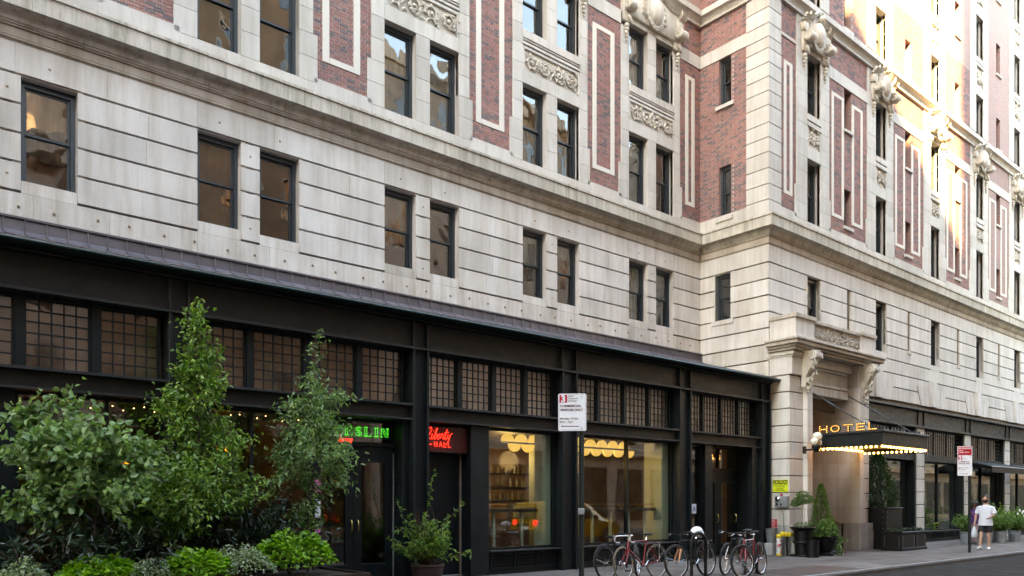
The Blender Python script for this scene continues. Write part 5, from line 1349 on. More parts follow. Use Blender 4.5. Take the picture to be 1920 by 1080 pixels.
    cr.tube([(0, -.06, 0), (.12, -.065, -.12)], .008, 6); cr.tube([(0, .06, 0), (-.12, .065, .12)], .008, 6); cr.tube([(0, -.065, 0), (0, .065, 0)], .014, 8)
    o = part('crank', cr, 'chrome', t, 50); o.location = bb_
    pd = MB(); pd.cbox(.07, .17, -.15, -.07, -.135, -.11); pd.cbox(-.17, -.07, .07, .15, .11, .135); o = part('pedals', pd, 'black', t); o.location = bb_
    ch = MB(); ch.tube([bb_ + Vector((0, -.045, .086)), rx + Vector((0, -.045, .04)), rx + Vector((-.04, -.045, 0)), rx + Vector((0, -.045, -.04)), bb_ + Vector((0, -.045, -.086))], .004, 4); part('chain', ch, 'iron_edge', t)
    if rack:
        r_ = MB(); zz = Rr + .40
        for q in (-1, 1):
            r_.tube([(-wb - .2, .05 * q, zz), (-.28, .05 * q, zz), (-.2, .01 * q, zz - .05)], .006, 6); r_.tube([(-wb, .065 * q, Rr), (-wb - .05, .06 * q, zz)], .005, 6)
        for i in range(4): r_.tube([(-.7 + .1 * i, -.05, zz), (-.7 + .1 * i, .05, zz)], .005, 6)
        part('rear_rack', r_, 'chrome', t)
    if fender:
        for x_, a0, a1 in ((-wb, 20, 190), (wb, 40, 200)):
            m_ = MB(); rings = []
            for i in range(14):
                a = R(a0 + (a1 - a0) * i / 13); c, s2 = math.cos(a), math.sin(a)
                rings.append([(x_ + q * c, y, Rr + q * s2) for q, y in ((.372, -.027), (.385, -.012), (.385, .012), (.372, .027), (.376, .027), (.391, .012), (.391, -.012), (.376, -.027))])
            m_.loft(rings); part('fender', m_, 'black', t, 50)
    if cover:
        m_ = MB(); m_.ball((-.26, 0, saddle_z + .02), .15, 14, 10, sx=1.05, sy=.75, sz=.72); m_.ball((-.33, .02, saddle_z - .03), .11, 12, 8, sx=.9, sy=.8, sz=.8); part('saddle_cover', m_, cover, t, 60)
    if helmet:
        m_ = MB(); m_.ball((.26, -.09, .70), .15, 14, 10, sx=1.0, sy=.72, sz=.85); 
        for i in range(4): m_.tube([(.14 + .07 * i, -.17, .60), (.12 + .07 * i, -.21, .72), (.16 + .06 * i, -.13, .84)], .012, 5)
        part('hanging_helmet', m_, helmet, t, 60)
    lk = MB(); lk.tube([(.0, -.03, .45), (.1, -.10, .40), (.2, -.06, .5), (.1, 0, .56), (0, -.03, .45)], .012, 6); part('lock', lk, 'black', t, 50)
    return t
bicycle('red road bicycle with drop handlebars and tan tyres, leftmost', (12.2, -2.69), R(180), R(4), 'redpaint', True, True, True, None, False, .12)
bicycle('black city bicycle with mudguards behind the red road bicycle', (12.05, -2.33), R(4), R(-5), 'blackpaint', False, False, False, None, True, .5, step=True, saddle_z=.88)
bicycle('dark bicycle with a white plastic cap over its saddle', (13.4, -3.05), R(181), R(5), 'blackpaint', False, False, True, 'orange', False, -.1, 'white')
bicycle('black hybrid bicycle with large thin front wheel, standing behind the red-forked bicycle', (14.85, -3.16), R(184), R(-4), 'blackpaint', False, False, False, None, False, .15, saddle_z=.97)
bicycle('red-forked bicycle with a black helmet hanging from its handlebar', (14.55, -3.74), R(192), R(5), 'redpaint', False, False, False, 'redpaint', False, -.35, None, 'black', saddle_z=.95)
def hoop(x0, x1, y, h, label, m_='blackpaint'):
    t = thing('bike_rack', label, 'bike rack', ((x0 + x1) / 2, y, 0), 'bike racks along the kerb'); c, r_ = (x0 + x1) / 2, (x1 - x0) / 2
    P3 = [(x0, y, .01), (x0, y, h - r_)] + [(c - r_ * math.cos(math.pi * i / 10), y, h - r_ + r_ * math.sin(math.pi * i / 10)) for i in range(1, 10)] + [(x1, y, h - r_), (x1, y, .01)]
    b = MB(); b.tube(P3, .034, 10); obj('hoop', b, m_, t, smooth=60)
    for x_ in (x0, x1): b = MB(); b.lathe([(.08, 0.001), (.08, .012), (.045, .016)], (x_, y, 0), 14); obj('foot_plate', b, m_, t)
hoop(12.95, 13.42, -3.36, .94, 'black hoop bike rack in front of the white-capped bicycle'); hoop(14.7, 15.15, -3.45, .62, 'low dark hoop bike rack between the two right bicycles')

# ---- standpipe, alarm box, signs on the pier
sp = thing('standpipe', 'yellow-capped twin standpipe fitting at the foot of the pier', 'standpipe', (21.0, -.6, 0))
b = MB(); b.tube([(21.05, -.70, 0.001), (21.05, -.70, .60)], .035, 10); obj('pipe', b, 'black', sp)
b = MB(); b.tube([(21.08, -.52, .63), (21.05, -.70, .63), (21.02, -.88, .63)], .06, 10); obj('fitting', b, 'hydrant', sp, smooth=50)
for (dx, dy) in ((-.06, .10), (-.06, -.12), (-.05, -.01)):
    b = MB(); b.lathe([(.05, 0), (.075, .01), (.078, .05), (.06, .07), (.03, .085)], (0, 0, 0), 14); me = b.mesh('cap'); o = obj('cap', me, 'hydrant', sp, (21.05 + dx, -.70 + dy, .63), smooth=50); o.rotation_euler = (0, R(-90), 0)
bo = thing('sticker_pipe', 'short pipe plastered with stickers under a yellow cap', 'pipe', (20.93, -.5, 0))
def make_sticker():
    m, n, l, bs = nt_mat('stickers'); v = n.new('ShaderNodeTexVoronoi'); v.inputs['Scale'].default_value = 14; g = n.new('ShaderNodeNewGeometry'); l.new(g.outputs['Position'], v.inputs[0])
    sx = n.new('ShaderNodeSeparateColor'); l.new(v.outputs['Color'], sx.inputs[0])
    l.new(ramp(n, l, sx.outputs[0], [(0, (.7, .7, .68)), (.5, (.66, .68, .66)), (.62, (.03, .25, .3)), (.75, (.7, .7, .7)), (.85, (.5, .04, .05)), (1, (.05, .05, .05))]), bs.inputs['Base Color']); return m
b = MB(); b.lathe([(.07, .0), (.07, .52)], (20.93, -.5, .002), 14); obj('pipe', b, make_sticker(), bo, smooth=40)
b = MB(); b.lathe([(.085, .522), (.09, .55), (.09, .58), (.06, .61), (.025, .63)], (20.93, -.5, 0), 14); obj('cap', b, 'hydrant', bo, smooth=40)
b = MB(); b.lathe([(.078, .0), (.078, .05)], (20.93, -.5, .003), 14); obj('collar', b, 'hydrant', bo)
cs = thing('caution_sign', 'bright yellow CAUTION sign fixed to the stone pier', 'sign', (21.24, -.5, 2.05))
b = MB(); b.box(21.225, 21.245, -.62, -.12, 1.88, 2.24); obj('sign_plate', b, 'yellow', cs)
b = MB(); b.box(21.221, 21.224, -.61, -.13, 2.12, 2.23); obj('header', b, 'black', cs)
def side_text(t, size, y, z, x_, m_, parent, sx=1.0, bold=0.0):
    o = obj('lettering', text_mesh(t, size, 'CENTER', .0008, bold, sx), m_, parent, (x_, y, z)); o.rotation_euler = (R(90), 0, R(-90))
side_text('CAUTION', .11, -.37, 2.137, 21.219, 'yellow', cs, .9, .002)
for i, w in enumerate(('WHEN ALARM BELL RINGS', 'OIL TANK FILLED', 'TO CAPACITY', 'DO NOT OVERFILL')): side_text(w, .045, -.37, 2.072 - i * .052, 21.223, 'black', cs, .85, .0006)
al = thing('alarm_box', 'grey alarm box with round bell and red lamp on the pier', 'alarm', (21.2, -.45, 1.6))
b = MB(); b.cbox(21.12, 21.248, -.66, -.24, 1.42, 1.75, .012); obj('box', b, 'galv', al)
b = MB(); b.lathe([(.085, 0), (.085, .02), (.06, .05), (.0, .06)], (0, 0, 0), 18); o = obj('bell', b, 'chrome', al, (21.12, -.36, 1.67), smooth=50); o.rotation_euler.y = R(-90)
b = MB(); b.lathe([(.035, 0), (.035, .06), (.02, .08)], (21.18, -.44, 1.751), 12); obj('red_lamp', b, 'signred', al)
for y_ in (-.33, -.46): b = MB(); b.cbox(21.10, 21.119, y_ - .03, y_ + .03, 1.48, 1.54, .006); obj('switch', b, 'black', al)
b = MB(); b.tube([(21.2, -.44, 1.42), (21.2, -.46, 1.30), (21.2, -.49, 1.2), (21.2, -.49, .62)], .012, 8); obj('conduit', b, 'galv', al)
rs_ = thing('red_notice', 'small red notice low on the pier beside the green shop front', 'sign', (21.24, -.1, 1.0)); b = MB(); b.box(21.232, 21.246, -.26, -.005, .82, 1.06); obj('sign_plate', b, 'signred', rs_)
for i, w in enumerate(('SIAMESE', 'CONNECTION', 'FOR FIRE', 'DEPT USE', 'ONLY')): side_text(w, .038, -.13, 1.015 - i * .042, 21.230, 'signwhite', rs_, .85)
bk = thing('metal_bucket', 'grey metal bucket fixed at the foot of the pier', 'bucket', (21.1, -.12, .3)); b = MB(); b.lathe([(.11, .36), (.15, .5), (.165, .78), (.175, .80), (.16, .79), (.10, .40)], (21.06, -.16, 0), 18); obj('pail', b, 'galv', bk, smooth=50)
b = MB(); b.cbox(20.9, 21.22, -.3, -.02, .0, .355, .01); obj('block', b, 'granite', bk)

# ================================================================== plants
class Leaves:
    def __init__(s, seed): s.r = np.random.default_rng(seed); s.P = []; s.D = []; s.Nn = []; s.L = []; s.W = []
    def put(s, p, d, n, L, W): s.P.append(p); s.D.append(d); s.Nn.append(n); s.L.append(L); s.W.append(W)
    def mesh(s, name, curl=.18):
        P = np.array(s.P); D = np.array(s.D); Nn = np.array(s.Nn); L = np.array(s.L)[:, None]; W = np.array(s.W)[:, None]
        D /= np.linalg.norm(D, axis=1)[:, None] + 1e-9; B = np.cross(D, Nn); B /= np.linalg.norm(B, axis=1)[:, None] + 1e-9; Nn = np.cross(B, D)
        pts = [P, P + D * L * .28 + B * W * .44 + Nn * W * .22, P + D * L * .62 + B * W * .40 + Nn * W * .18, P + D * L - Nn * L * curl, P + D * L * .62 - B * W * .40 + Nn * W * .18, P + D * L * .28 - B * W * .44 + Nn * W * .22]
        V = np.stack(pts, 1).reshape(-1, 3); n = len(P); base = np.arange(n)[:, None] * 6
        F = np.concatenate([base + np.array([[0, 1, 2, 3]]), base + np.array([[0, 3, 4, 5]])], 0)
        me = bpy.data.meshes.new(name); me.vertices.add(len(V)); me.vertices.foreach_set('co', V.astype(np.float32).ravel())
        me.loops.add(F.size); me.loops.foreach_set('vertex_index', F.astype(np.int32).ravel()); me.polygons.add(len(F))
        me.polygons.foreach_set('loop_start', np.arange(0, F.size, 4, dtype=np.int32)); me.polygons.foreach_set('loop_total', np.full(len(F), 4, dtype=np.int32))
        me.update(); me.validate(); return me
def rv(r): return r.normal(size=3)
def leafy_branch(lv, wood, p0, d0, length, leafL, dens, r, thick=.012, droop=.25, spread=.06, leafW=.55, t0=.15, up=.4):
    n = max(4, int(length / .07)); p = np.array(p0, float); d = np.array(d0, float); d /= np.linalg.norm(d); pts = [tuple(p)]
    for i in range(n):
        d = d + r.normal(size=3) * .10 + np.array((0, 0, -droop * .06)); d /= np.linalg.norm(d); p = p + d * (length / n); pts.append(tuple(p))
        t = (i + 1) / n
        if t < t0: continue
        k = dens * length / n; m = int(k) + (r.random() < k % 1)
        for _ in range(m):
            off = rv(r) * spread * (.5 + .5 * t); q = p + off
            dd = d * .5 + rv(r) * .55 + np.array((0, 0, -.35)); nn = np.array((0, 0, 1.0)) * up + rv(r) * .5
            L = leafL * r.uniform(.65, 1.2); lv.put(q, dd, nn, L, L * leafW)
    wood.tube(pts, [thick * (1 - .85 * i / n) + .0015 for i in range(n + 1)], 5)
    return pts
def crown_tree(name, label, base, height, radius_fn, leafL, mat_, seed, nbr, dens=70, group=None, z0=.6, stems=1, droop=.3, leafW=.55, sub=3, cat='tree', upness=.55, spread=.07):
    t = thing(name, label, cat, base, group); r = np.random.default_rng(seed); lv = Leaves(seed); tr = MB(); br = MB()
    for s_ in range(stems):
        n = 14; off = r.normal(size=2) * .03 if stems == 1 else r.normal(size=2) * .16; path = []; wob = r.normal(size=(n + 1, 2)) * .018
        for i in range(n + 1): f = i / n; path.append((base[0] + off[0] * (1 + f) + wob[i, 0] * 1.5, base[1] + off[1] * (1 + f) + wob[i, 1], base[2] + height * f * (1 if s_ == 0 else .8)))
        tr.tube(path, [(.03 if stems == 1 else .018) * (1 - .9 * i / n) + .003 for i in range(n + 1)], 7)
        for b in range(nbr // stems):
            f = z0 / height + (1 - z0 / height) * (b + r.random()) / (nbr / stems); k = min(n - 1, int(f * n)); a = f * n - k
            p0 = np.array(path[k]) * (1 - a) + np.array(path[k + 1]) * a; R_ = radius_fn(f) * r.uniform(.42, 1.25); az = r.uniform(0, 2 * math.pi)
            d = np.array((math.cos(az), math.sin(az), upness * r.uniform(.5, 1.5))); pts = leafy_branch(lv, br, p0, d, max(R_, .08), leafL, dens, r, .009, droop, spread, leafW)
            for q in range(sub if R_ > .25 else 0):
                j = r.integers(len(pts) // 3, len(pts)); d2 = d + rv(r) * .8; leafy_branch(lv, br, pts[j], d2, R_ * r.uniform(.3, .55), leafL, dens, r, .005, droop, spread, leafW, 0)
    part_w = obj('trunk', tr, 'bark', t); obj('branches', br.mesh('branches', fix=False), 'bark', t)['kind'] = 'stuff'
    obj('crown', lv.mesh('crown'), mat_, t)['kind'] = 'stuff'; return t
crown_tree('slender_tree', 'tall slender leafy tree with a pointed top left of centre, before the iron column', (4.05, -.95, .42), 4.12, lambda f: .12 + .78 * max(0, (1 - f)) ** .8 * (1 if f > .18 else f / .18) * (.55 if f > .62 else 1.0), .085, M['leaf_b'], 11, 112, 80, 'slender trees in the planters', .75, droop=.35, sub=4)
crown_tree('slender_tree', 'slender pointed tree in front of the double doors', (5.85, -.9, .42), 4.0, lambda f: (.12 + .80 * max(0, 1 - f) ** .7) * (1 if f > .40 else .3) * (.55 if f > .72 else 1), .09, M['leaf_a'], 23, 96, 78, 'slender trees in the planters', .7, stems=2, droop=.5, sub=4, leafW=.42)
crown_tree('broad_shrub', 'broad-leaved pale green shrub at the left edge of the picture', (2.25, -1.15, .42), 2.6, lambda f: .16 + .95 * max(0, 1.02 - f) ** .75, .11, M['leaf_a'], 31, 84, 58, None, 1.2, stems=3, droop=.3, leafW=.72, sub=4, cat='shrub', spread=.08, upness=.35)
crown_tree('broad_shrub', 'mid green shrub filling the gap between the two left trees', (3.5, -1.3, .42), 1.75, lambda f: .15 + .5 * math.sin(math.pi * min(1, f + .1)), .08, M['leaf_b'], 37, 60, 85, None, .8, stems=3, droop=.3, leafW=.6, sub=4, cat='shrub')
# laurels: long dark leaves
def laurel(label, base, w, h, seed, n=26):
    t = thing('laurel_bush', label, 'bush', base, 'dark laurel bushes in the planters'); r = np.random.default_rng(seed); lv = Leaves(seed); br = MB()
    for i in range(n):
        az = r.uniform(0, 6.28); d = np.array((math.cos(az) * .6, math.sin(az) * .4, 1.0)); p0 = np.array(base) + np.array((r.uniform(-w, w), r.uniform(-.22, .22), 0))
        leafy_branch(lv, br, p0, d, h * r.uniform(.65, 1.1), .15, 55, r, .01, .1, .05, .27, .2, .7)
    obj('branches', br.mesh('branches', fix=False), 'bark', t)['kind'] = 'stuff'; obj('foliage', lv.mesh('foliage', .1), 'leaf_dark', t)
laurel('dark long-leaved laurel under the broad shrub at the left', (2.3, -1.75, .42), .6, 1.0, 5, 30)
laurel('dark long-leaved laurel in the shadow between the left trees', (3.6, -.85, .42), .6, 1.3, 6, 30)
laurel('dark long-leaved laurel left of the double doors', (5.1, -.75, .42), .55, 1.35, 8, 30)
def mound(label, c, rx, ry, rz_, leafL, mat_, seed, n, group, W=.8, name='leafy_mound'):
    t = thing(name, label, 'plant', c, group); r = np.random.default_rng(seed); lv = Leaves(seed); st = MB()
    for i in range(n):
        a = r.uniform(0, 6.283); u = r.random() ** .5; hgt = math.sqrt(max(0, 1 - (u * .95) ** 2)) * r.uniform(.72, 1.05) * (1 + .14 * math.sin(3 * a + seed))
        p = np.array((c[0] + rx * u * math.cos(a), c[1] + ry * u * math.sin(a), c[2] + rz_ * hgt)); out = np.array((math.cos(a) * u, math.sin(a) * u, .3)); L = leafL * r.uniform(.6, 1.25)
        lv.put(p, out + rv(r) * .5, np.array((0, 0, 1.)) * .8 + out * .4 + rv(r) * .3, L, L * W)
    for i in range(14):
        a = r.uniform(0, 6.283); u = r.random() * .7; st.tube([(c[0], c[1], c[2]), (c[0] + rx * u * math.cos(a), c[1] + ry * u * math.sin(a), c[2] + rz_ * .8)], .006, 4)
    obj('stems', st, 'bark', t); obj('foliage', lv.mesh('foliage'), mat_, t)
g1, g2 = 'lime green foliage mounds', 'white-flecked foliage mounds'
mound('lime green leafy mound below the laurel at the lower left', (2.42, -2.0, .42), .50, .3, .40, .09, 'leaf_lime', 1, 900, g1)
mound('lime green leafy mound at the middle of the planter row', (3.62, -2.0, .42), .52, .3, .42, .09, 'leaf_lime', 2, 950, g1)
mound('tall lime green leafy mound in front of the slender tree by the doors', (5.2, -1.6, .42), .72, .4, .60, .085, 'leaf_lime', 3, 1500, g1)
mound('small white-flecked mound between two lime green mounds', (3.03, -2.1, .42), .32, .25, .34, .04, 'leaf_white', 4, 1100, g2, .7)
mound('large white-flecked mound beside the tall lime green mound', (4.3, -1.95, .42), .52, .3, .46, .042, 'leaf_white', 5, 2000, g2, .7)
mound('white-flecked mound cut by the left edge of the picture', (1.62, -2.0, .42), .28, .28, .40, .045, 'leaf_white', 6, 900, g2, .7)
for (x0, x1, w) in ((1.0, 3.0, 'left'), (3.05, 4.55, 'middle'), (4.6, 6.2, 'right')):
    t = thing('planter_box', 'low dark planter box, %s one of the row before the restaurant' % w, 'planter', ((x0 + x1) / 2, -1.5, 0), 'planter boxes before the restaurant')
    b = MB(); 
    for a in ((x0, x1, -2.35, -2.31), (x0, x1, -.63, -.59), (x0, x0 + .04, -2.31, -.63), (x1 - .04, x1, -2.31, -.63)): b.box(a[0], a[1], a[2], a[3], 0.001, .46)
    obj('box', b, 'wood_dark', t); b = MB(); b.box(x0 + .04, x1 - .04, -2.31, -.63, .03, .42); obj('soil', b, 'soil', t)
# potted shrub by the door
pot = thing('potted_shrub', 'leafy shrub in a round dark tub between the two doors', 'potted plant', (8.42, -.62, 0)); c = (8.42, -.62)
b = MB(); b.lathe([(.22, .002), (.27, .05), (.30, .30), (.31, .34), (.325, .35), (.325, .39), (.29, .39), (.28, .35)], (*c, 0), 24); obj('tub', b, simple('dark_terracotta', (.05, .03, .025), .7), pot, smooth=45)
b = MB(); b.lathe([(.278, .31), (.278, .355), (.01, .36)], (*c, 0), 20); obj('soil', b, 'soil', pot)
r = np.random.default_rng(77); lv = Leaves(77); br = MB(); 
for i in range(60):
    az = r.uniform(0, 6.28); sp_ = r.uniform(.15, .95); d = np.array((math.cos(az) * sp_, math.sin(az) * sp_ * .8, 1.0)); leafy_branch(lv, br, (c[0] + r.uniform(-.12, .12), c[1] + r.uniform(-.12, .12), .36), d, r.uniform(.45, 1.0), .105, 46, r, .008, .5, .03, .36, .3, .6)
leafy_branch(lv, br, (c[0] + .2, c[1], .6), (.05, 0, 1), 1.62, .10, 40, r, .007, 0, .012, .32, .55, .8); leafy_branch(lv, br, (c[0] + .2, c[1], .8), (.55, -.1, .7), 1.0, .09, 34, r, .007, .1, .012, .34, .4, .8); leafy_branch(lv, br, (c[0], c[1], .7), (-.7, .1, .7), 1.05, .09, 40, r, .007, .1, .02, .34, .4, .8)
for i in range(26): az = r.uniform(0, 6.28); br.tube([(c[0] + .1 * math.cos(az), c[1] + .1 * math.sin(az), .42), (c[0] - .15 + .12 * math.cos(az), c[1] + .12 * math.sin(az), 1.2 + r.uniform(0, .25))], [.005, .002], 4)
obj('branches', br.mesh('branches', fix=False), simple('red_brown_twigs', (.09, .035, .025), .8), pot); obj('foliage', lv.mesh('foliage'), 'leaf_b', pot)
# entrance pots
def urn_mesh(s_=1.0): return [(.20 * s_, .0), (.20 * s_, .06), (.13 * s_, .10), (.15 * s_, .16), (.24 * s_, .34), (.27 * s_, .50), (.34 * s_, .54), (.355 * s_, .58), (.33 * s_, .585), (.25 * s_, .54)]
u1 = thing('topiary_urn', 'little cloud-pruned tree in a black urn beside the pier', 'potted plant', (21.12, -1.16, 0))
b = MB(); b.cbox(20.86, 21.38, -1.42, -.90, .001, .06, .01); b.lathe([(.21, .06), (.23, .36), (.29, .40), (.28, .44), (.24, .46), (.26, .74), (.34, .80), (.38, .84), (.36, .86), (.28, .80)], (21.12, -1.16, 0), 20); obj('urn', b, 'blackpaint', u1, smooth=45)
r = np.random.default_rng(5); lv = Leaves(5); br = MB()
for dx in (-.04, .05): br.tube([(21.12 + dx, -1.16, .8), (21.14, -1.16 + dx, 1.25), (21.12, -1.16, 1.5)], [.014, .012, .008], 6)
obj('trunk', br, simple('pale_bark', (.4, .36, .3), .8), u1)
for (dx, dz, rr, n) in ((-.22, 1.60, .2, 420), (.12, 1.66, .24, 560), (-.42, 1.52, .12, 180), (-.02, 1.80, .16, 260), (0, .86, .27, 300)):
    for i in range(n):
        v = rv(r); v /= np.linalg.norm(v); p = np.array((21.12 + dx, -1.16, dz)) + v * rr * r.uniform(.6, 1) * np.array((1, 1, .5)); lv.put(p, v + rv(r) * .5, v + np.array((0, 0, .8)), .055, .025)
obj('foliage', lv.mesh('foliage'), 'leaf_bush', u1)
def conifer(label, base, h, rad, seed, mat_, n, potfn, name='potted_conifer', leafL=.07, group=None):
    t = thing(name, label, 'potted plant', (base[0], base[1], 0), group); potfn(t); r = np.random.default_rng(seed); lv = Leaves(seed); br = MB(); br.tube([base, (base[0], base[1], base[2] + h * .95)], [.03, .004], 6)
    for i in range(n):
        f = r.random() ** 1.3; a = r.uniform(0, 6.283); lump = 1 + .22 * math.sin(5 * a + f * 17 + seed) + .12 * math.sin(11 * a - f * 31); R_ = rad * (1 - f) ** .75 * lump * (.55 + .45 * min(1, f * 6)); q = r.uniform(.45, 1.0) ** .6
        p = np.array((base[0] + R_ * q * math.cos(a), base[1] + R_ * q * math.sin(a), base[2] + h * f)); out = np.array((math.cos(a), math.sin(a), .9)); L = leafL * r.uniform(.6, 1.4); lv.put(p, out + rv(r) * .35, rv(r), L, L * .32)
    for i in range(60):
        f = r.random() * .9; a = r.uniform(0, 6.283); R_ = rad * (1 - f) ** .75 * .8; z_ = base[2] + h * f; br.tube([(base[0], base[1], z_ - .05), (base[0] + R_ * math.cos(a), base[1] + R_ * math.sin(a), z_ + .06)], [.006, .002], 4)
    obj('trunk', br.mesh('trunk', fix=False), 'bark', t); obj('foliage', lv.mesh('foliage', .05), mat_, t); return t
def p_urn(x, y, s_=1.0):
    def fn(t): b = MB(); b.lathe(urn_mesh(s_), (x, y, .001), 20); obj('urn', b, 'blackpaint', t, smooth=45)
    return fn
def p_box(x0, x1, y0, y1, h):
    def fn(t):
        b = MB(); b.cbox(x0, x1, y0, y1, .001, h - .06, .01); b.cbox(x0 - .03, x1 + .03, y0 - .03, y1 + .03, h - .058, h, .01); b.cbox(x0 - .03, x1 + .03, y0 - .03, y1 + .03, .0015, .10, .008); obj('box', b, 'blackpaint', t)
        st = MB()
        for (xx, yy) in ((x0 - .004, None),):
            for i in range(7): st.ball((x0 + .08, y0 - .004, .15 + (h - .3) * i / 6), .012, 6, 4); st.ball((x1 - .08, y0 - .004, .15 + (h - .3) * i / 6), .012, 6, 4); st.ball((x0 - .004, y0 + .08, .15 + (h - .3) * i / 6), .012, 6, 4); st.ball((x0 - .004, y1 - .08, .15 + (h - .3) * i / 6), .012, 6, 4)
        obj('studs', st, 'galv', t)
    return fn
conifer('upright green conifer in a tall black box left of the entrance', (22.45, -1.0, .6), 1.5, .36, 3, M['leaf_bush'], 2600, p_box(22.1, 22.85, -1.3, -.75, .68))
u2 = thing('ivy_urn', 'black fluted urn with trailing ivy left of the entrance', 'potted plant', (21.95, -1.45, 0)); p_urn(21.95, -1.45, .95)(u2)
r = np.random.default_rng(15); lv = Leaves(15)
for i in range(1500):
    v = rv(r); v[2] = abs(v[2]); v /= np.linalg.norm(v); p = np.array((21.95, -1.42, .56)) + v * np.array((.38, .36, .5)) * r.uniform(.6, 1); lv.put(p, v + rv(r) * .6, v + np.array((0, -.5, .5)), .06, .045)
for i in range(150):
    f = r.random(); lv.put(np.array((22.15 + .07 * math.sin(f * 9) + r.normal() * .04, -1.72 + r.normal() * .05, .56 - .52 * f)), rv(r) + np.array((0, 0, -1)), np.array((-.4, -1, .2)) + rv(r) * .3, .06, .05)
obj('foliage', lv.mesh('foliage'), 'leaf_bush', u2)
bn = thing('black_bin', 'round black bin standing before the topiary urn', 'bin', (20.95, -1.55, 0)); b = MB(); b.lathe([(.175, .0), (.18, .44), (.19, .445), (.19, .48), (.165, .48), (.16, .40)], (20.95, -1.55, .001), 22); obj('body', b, 'blackpaint', bn, smooth=40)
conifer('tall dark conifer in a large studded black box at the entrance', (26.75, -.72, 1.35), 1.95, .70, 9, M['leaf_conifer'], 5200, p_box(26.2, 27.4, -1.25, -.25, 1.40), leafL=.09)
for (x0, x1, y0, y1, w) in ((25.75, 26.75, -1.95, -1.32, 'left'), (26.8, 27.6, -1.95, -1.32, 'right')):
    t = thing('low_planter', 'low studded black planter, %s of the pair before the tall conifer' % w, 'planter', ((x0 + x1) / 2, -1.6, 0), 'low planters by the entrance'); p_box(x0, x1, y0, y1, .62)(t)
    lv = Leaves(int(x0)); r = np.random.default_rng(int(x0))
    for i in range(260): lv.put(np.array((r.uniform(x0 + .06, x1 - .06), r.uniform(y0 + .06, y1 - .06), .60 + r.random() * .1)), rv(r) + np.array((0, 0, .6)), np.array((0, 0, 1)) + rv(r) * .5, .07, .05)
    obj('foliage', lv.mesh('foliage'), 'leaf_dark', t)
bn = thing('black_bin', 'slim round black bin to the right of the low planters', 'bin', (27.95, -1.5, 0)); b = MB(); b.lathe([(.17, .0), (.175, .56), (.185, .565), (.185, .60), (.16, .60), (.155, .5)], (27.95, -1.5, .001), 22); obj('body', b, 'blackpaint', bn, smooth=40)
# flower buckets
bkt = [(33.55, -1.75, 'partly hidden behind the walking man'), (34.5, -1.95, 'first in full view right of the man'), (36.05, -1.95, 'with white flowers at the right edge'), (35.3, -1.5, 'set back between two others'), (37.2, -1.6, 'farthest right of the row'), (32.75, -1.35, 'behind the walking woman')]
for i, (x_, y_, w) in enumerate(bkt):
    t = thing('flower_bucket', 'galvanised bucket of leafy plants, ' + w, 'potted plant', (x_, y_, 0), 'flower buckets outside the right shops')
    b = MB(); b.lathe([(.19, .001), (.22, .28), (.225, .29), (.225, .31), (.22, .32), (.235, .44), (.245, .45), (.22, .45), (.2, .35)], (x_, y_, 0), 20); obj('bucket', b, 'zinc', t, smooth=40)
    r = np.random.default_rng(100 + i); lv = Leaves(100 + i); br = MB()
    for k in range(34): az = r.uniform(0, 6.28); sp_ = r.uniform(.2, .8); leafy_branch(lv, br, (x_, y_, .40), (math.cos(az) * sp_, math.sin(az) * sp_, 1), r.uniform(.45, .85) * (1.35 if i in (3, 4) else 1), .10, 60, r, .006, .4, .06, .5, .15, .6)
    obj('stems', br.mesh('stems', fix=False), 'bark', t); obj('foliage', lv.mesh('foliage'), 'leaf_bush' if i != 3 else 'leaf_b', t)
    if i == 2:
        for k in range(9):
            az = r.uniform(0, 6.28); b = MB(); p = (x_ + .35 * math.cos(az) * r.random(), y_ - .2 - .2 * r.random(), .85 + .4 * r.random())
            for q in range(5): b.ball((p[0] + .03 * math.cos(q * 1.257), p[1], p[2] + .03 * math.sin(q * 1.257)), .026, 6, 5)
            obj('flower', b, 'white', t)
for i, (x_, y_) in enumerate(((33.9, .75), (35.6, 1.0), (38.5, .8), (40.4, .9))):
    crown_tree('shop_plant', 'tall green plant standing inside the ' + ('shop window left of the man' if i == 0 else 'shop window behind the man' if i == 1 else 'awning shop, nearer one' if i == 2 else 'awning shop, farther one'), (x_, y_, .03), 1.75, lambda f: .45 * math.sin(math.pi * min(1, f + .1)), .13, M['leaf_b'], 200 + i, 26, 40, 'plants inside the right shops', .4, cat='plant')

# ================================================================== people
M['skin_light'] = simple('light_skin', (0.50, 0.29, 0.21), 0.5, var=.06); M['skin_dark'] = simple('brown_skin', (0.16, 0.075, 0.045), 0.5, var=.06)
M['shirt_white'] = simple('white_tee', (0.66, 0.69, 0.76), 0.9, var=.05); M['shorts_black'] = simple('black_shorts', (0.012, 0.012, 0.014), 0.9); M['hair_dark'] = simple('dark_hair', (0.018, 0.012, 0.009), 0.6)
M['purple'] = simple('purple_top', (0.055, 0.02, 0.12), 0.9); M['trouser'] = simple('grey_mauve_trousers', (0.22, 0.16, 0.17), 0.9); M['bag_plastic'] = simple('white_plastic_bag', (0.55, 0.62, 0.68), 0.35, var=.05); M['pinkstrap'] = simple('pink_strap', (.4, .1, .13), .7)
def ring(c, d, rx, ry, n=14, side=(0, 1, 0)):
    d = Vector(d).normalized(); a = Vector(side); a = (a - d * a.dot(d)).normalized(); b = d.cross(a); c = Vector(c)
    return [tuple(c + a * rx * math.cos(2 * math.pi * i / n) + b * ry * math.sin(2 * math.pi * i / n)) for i in range(n)]
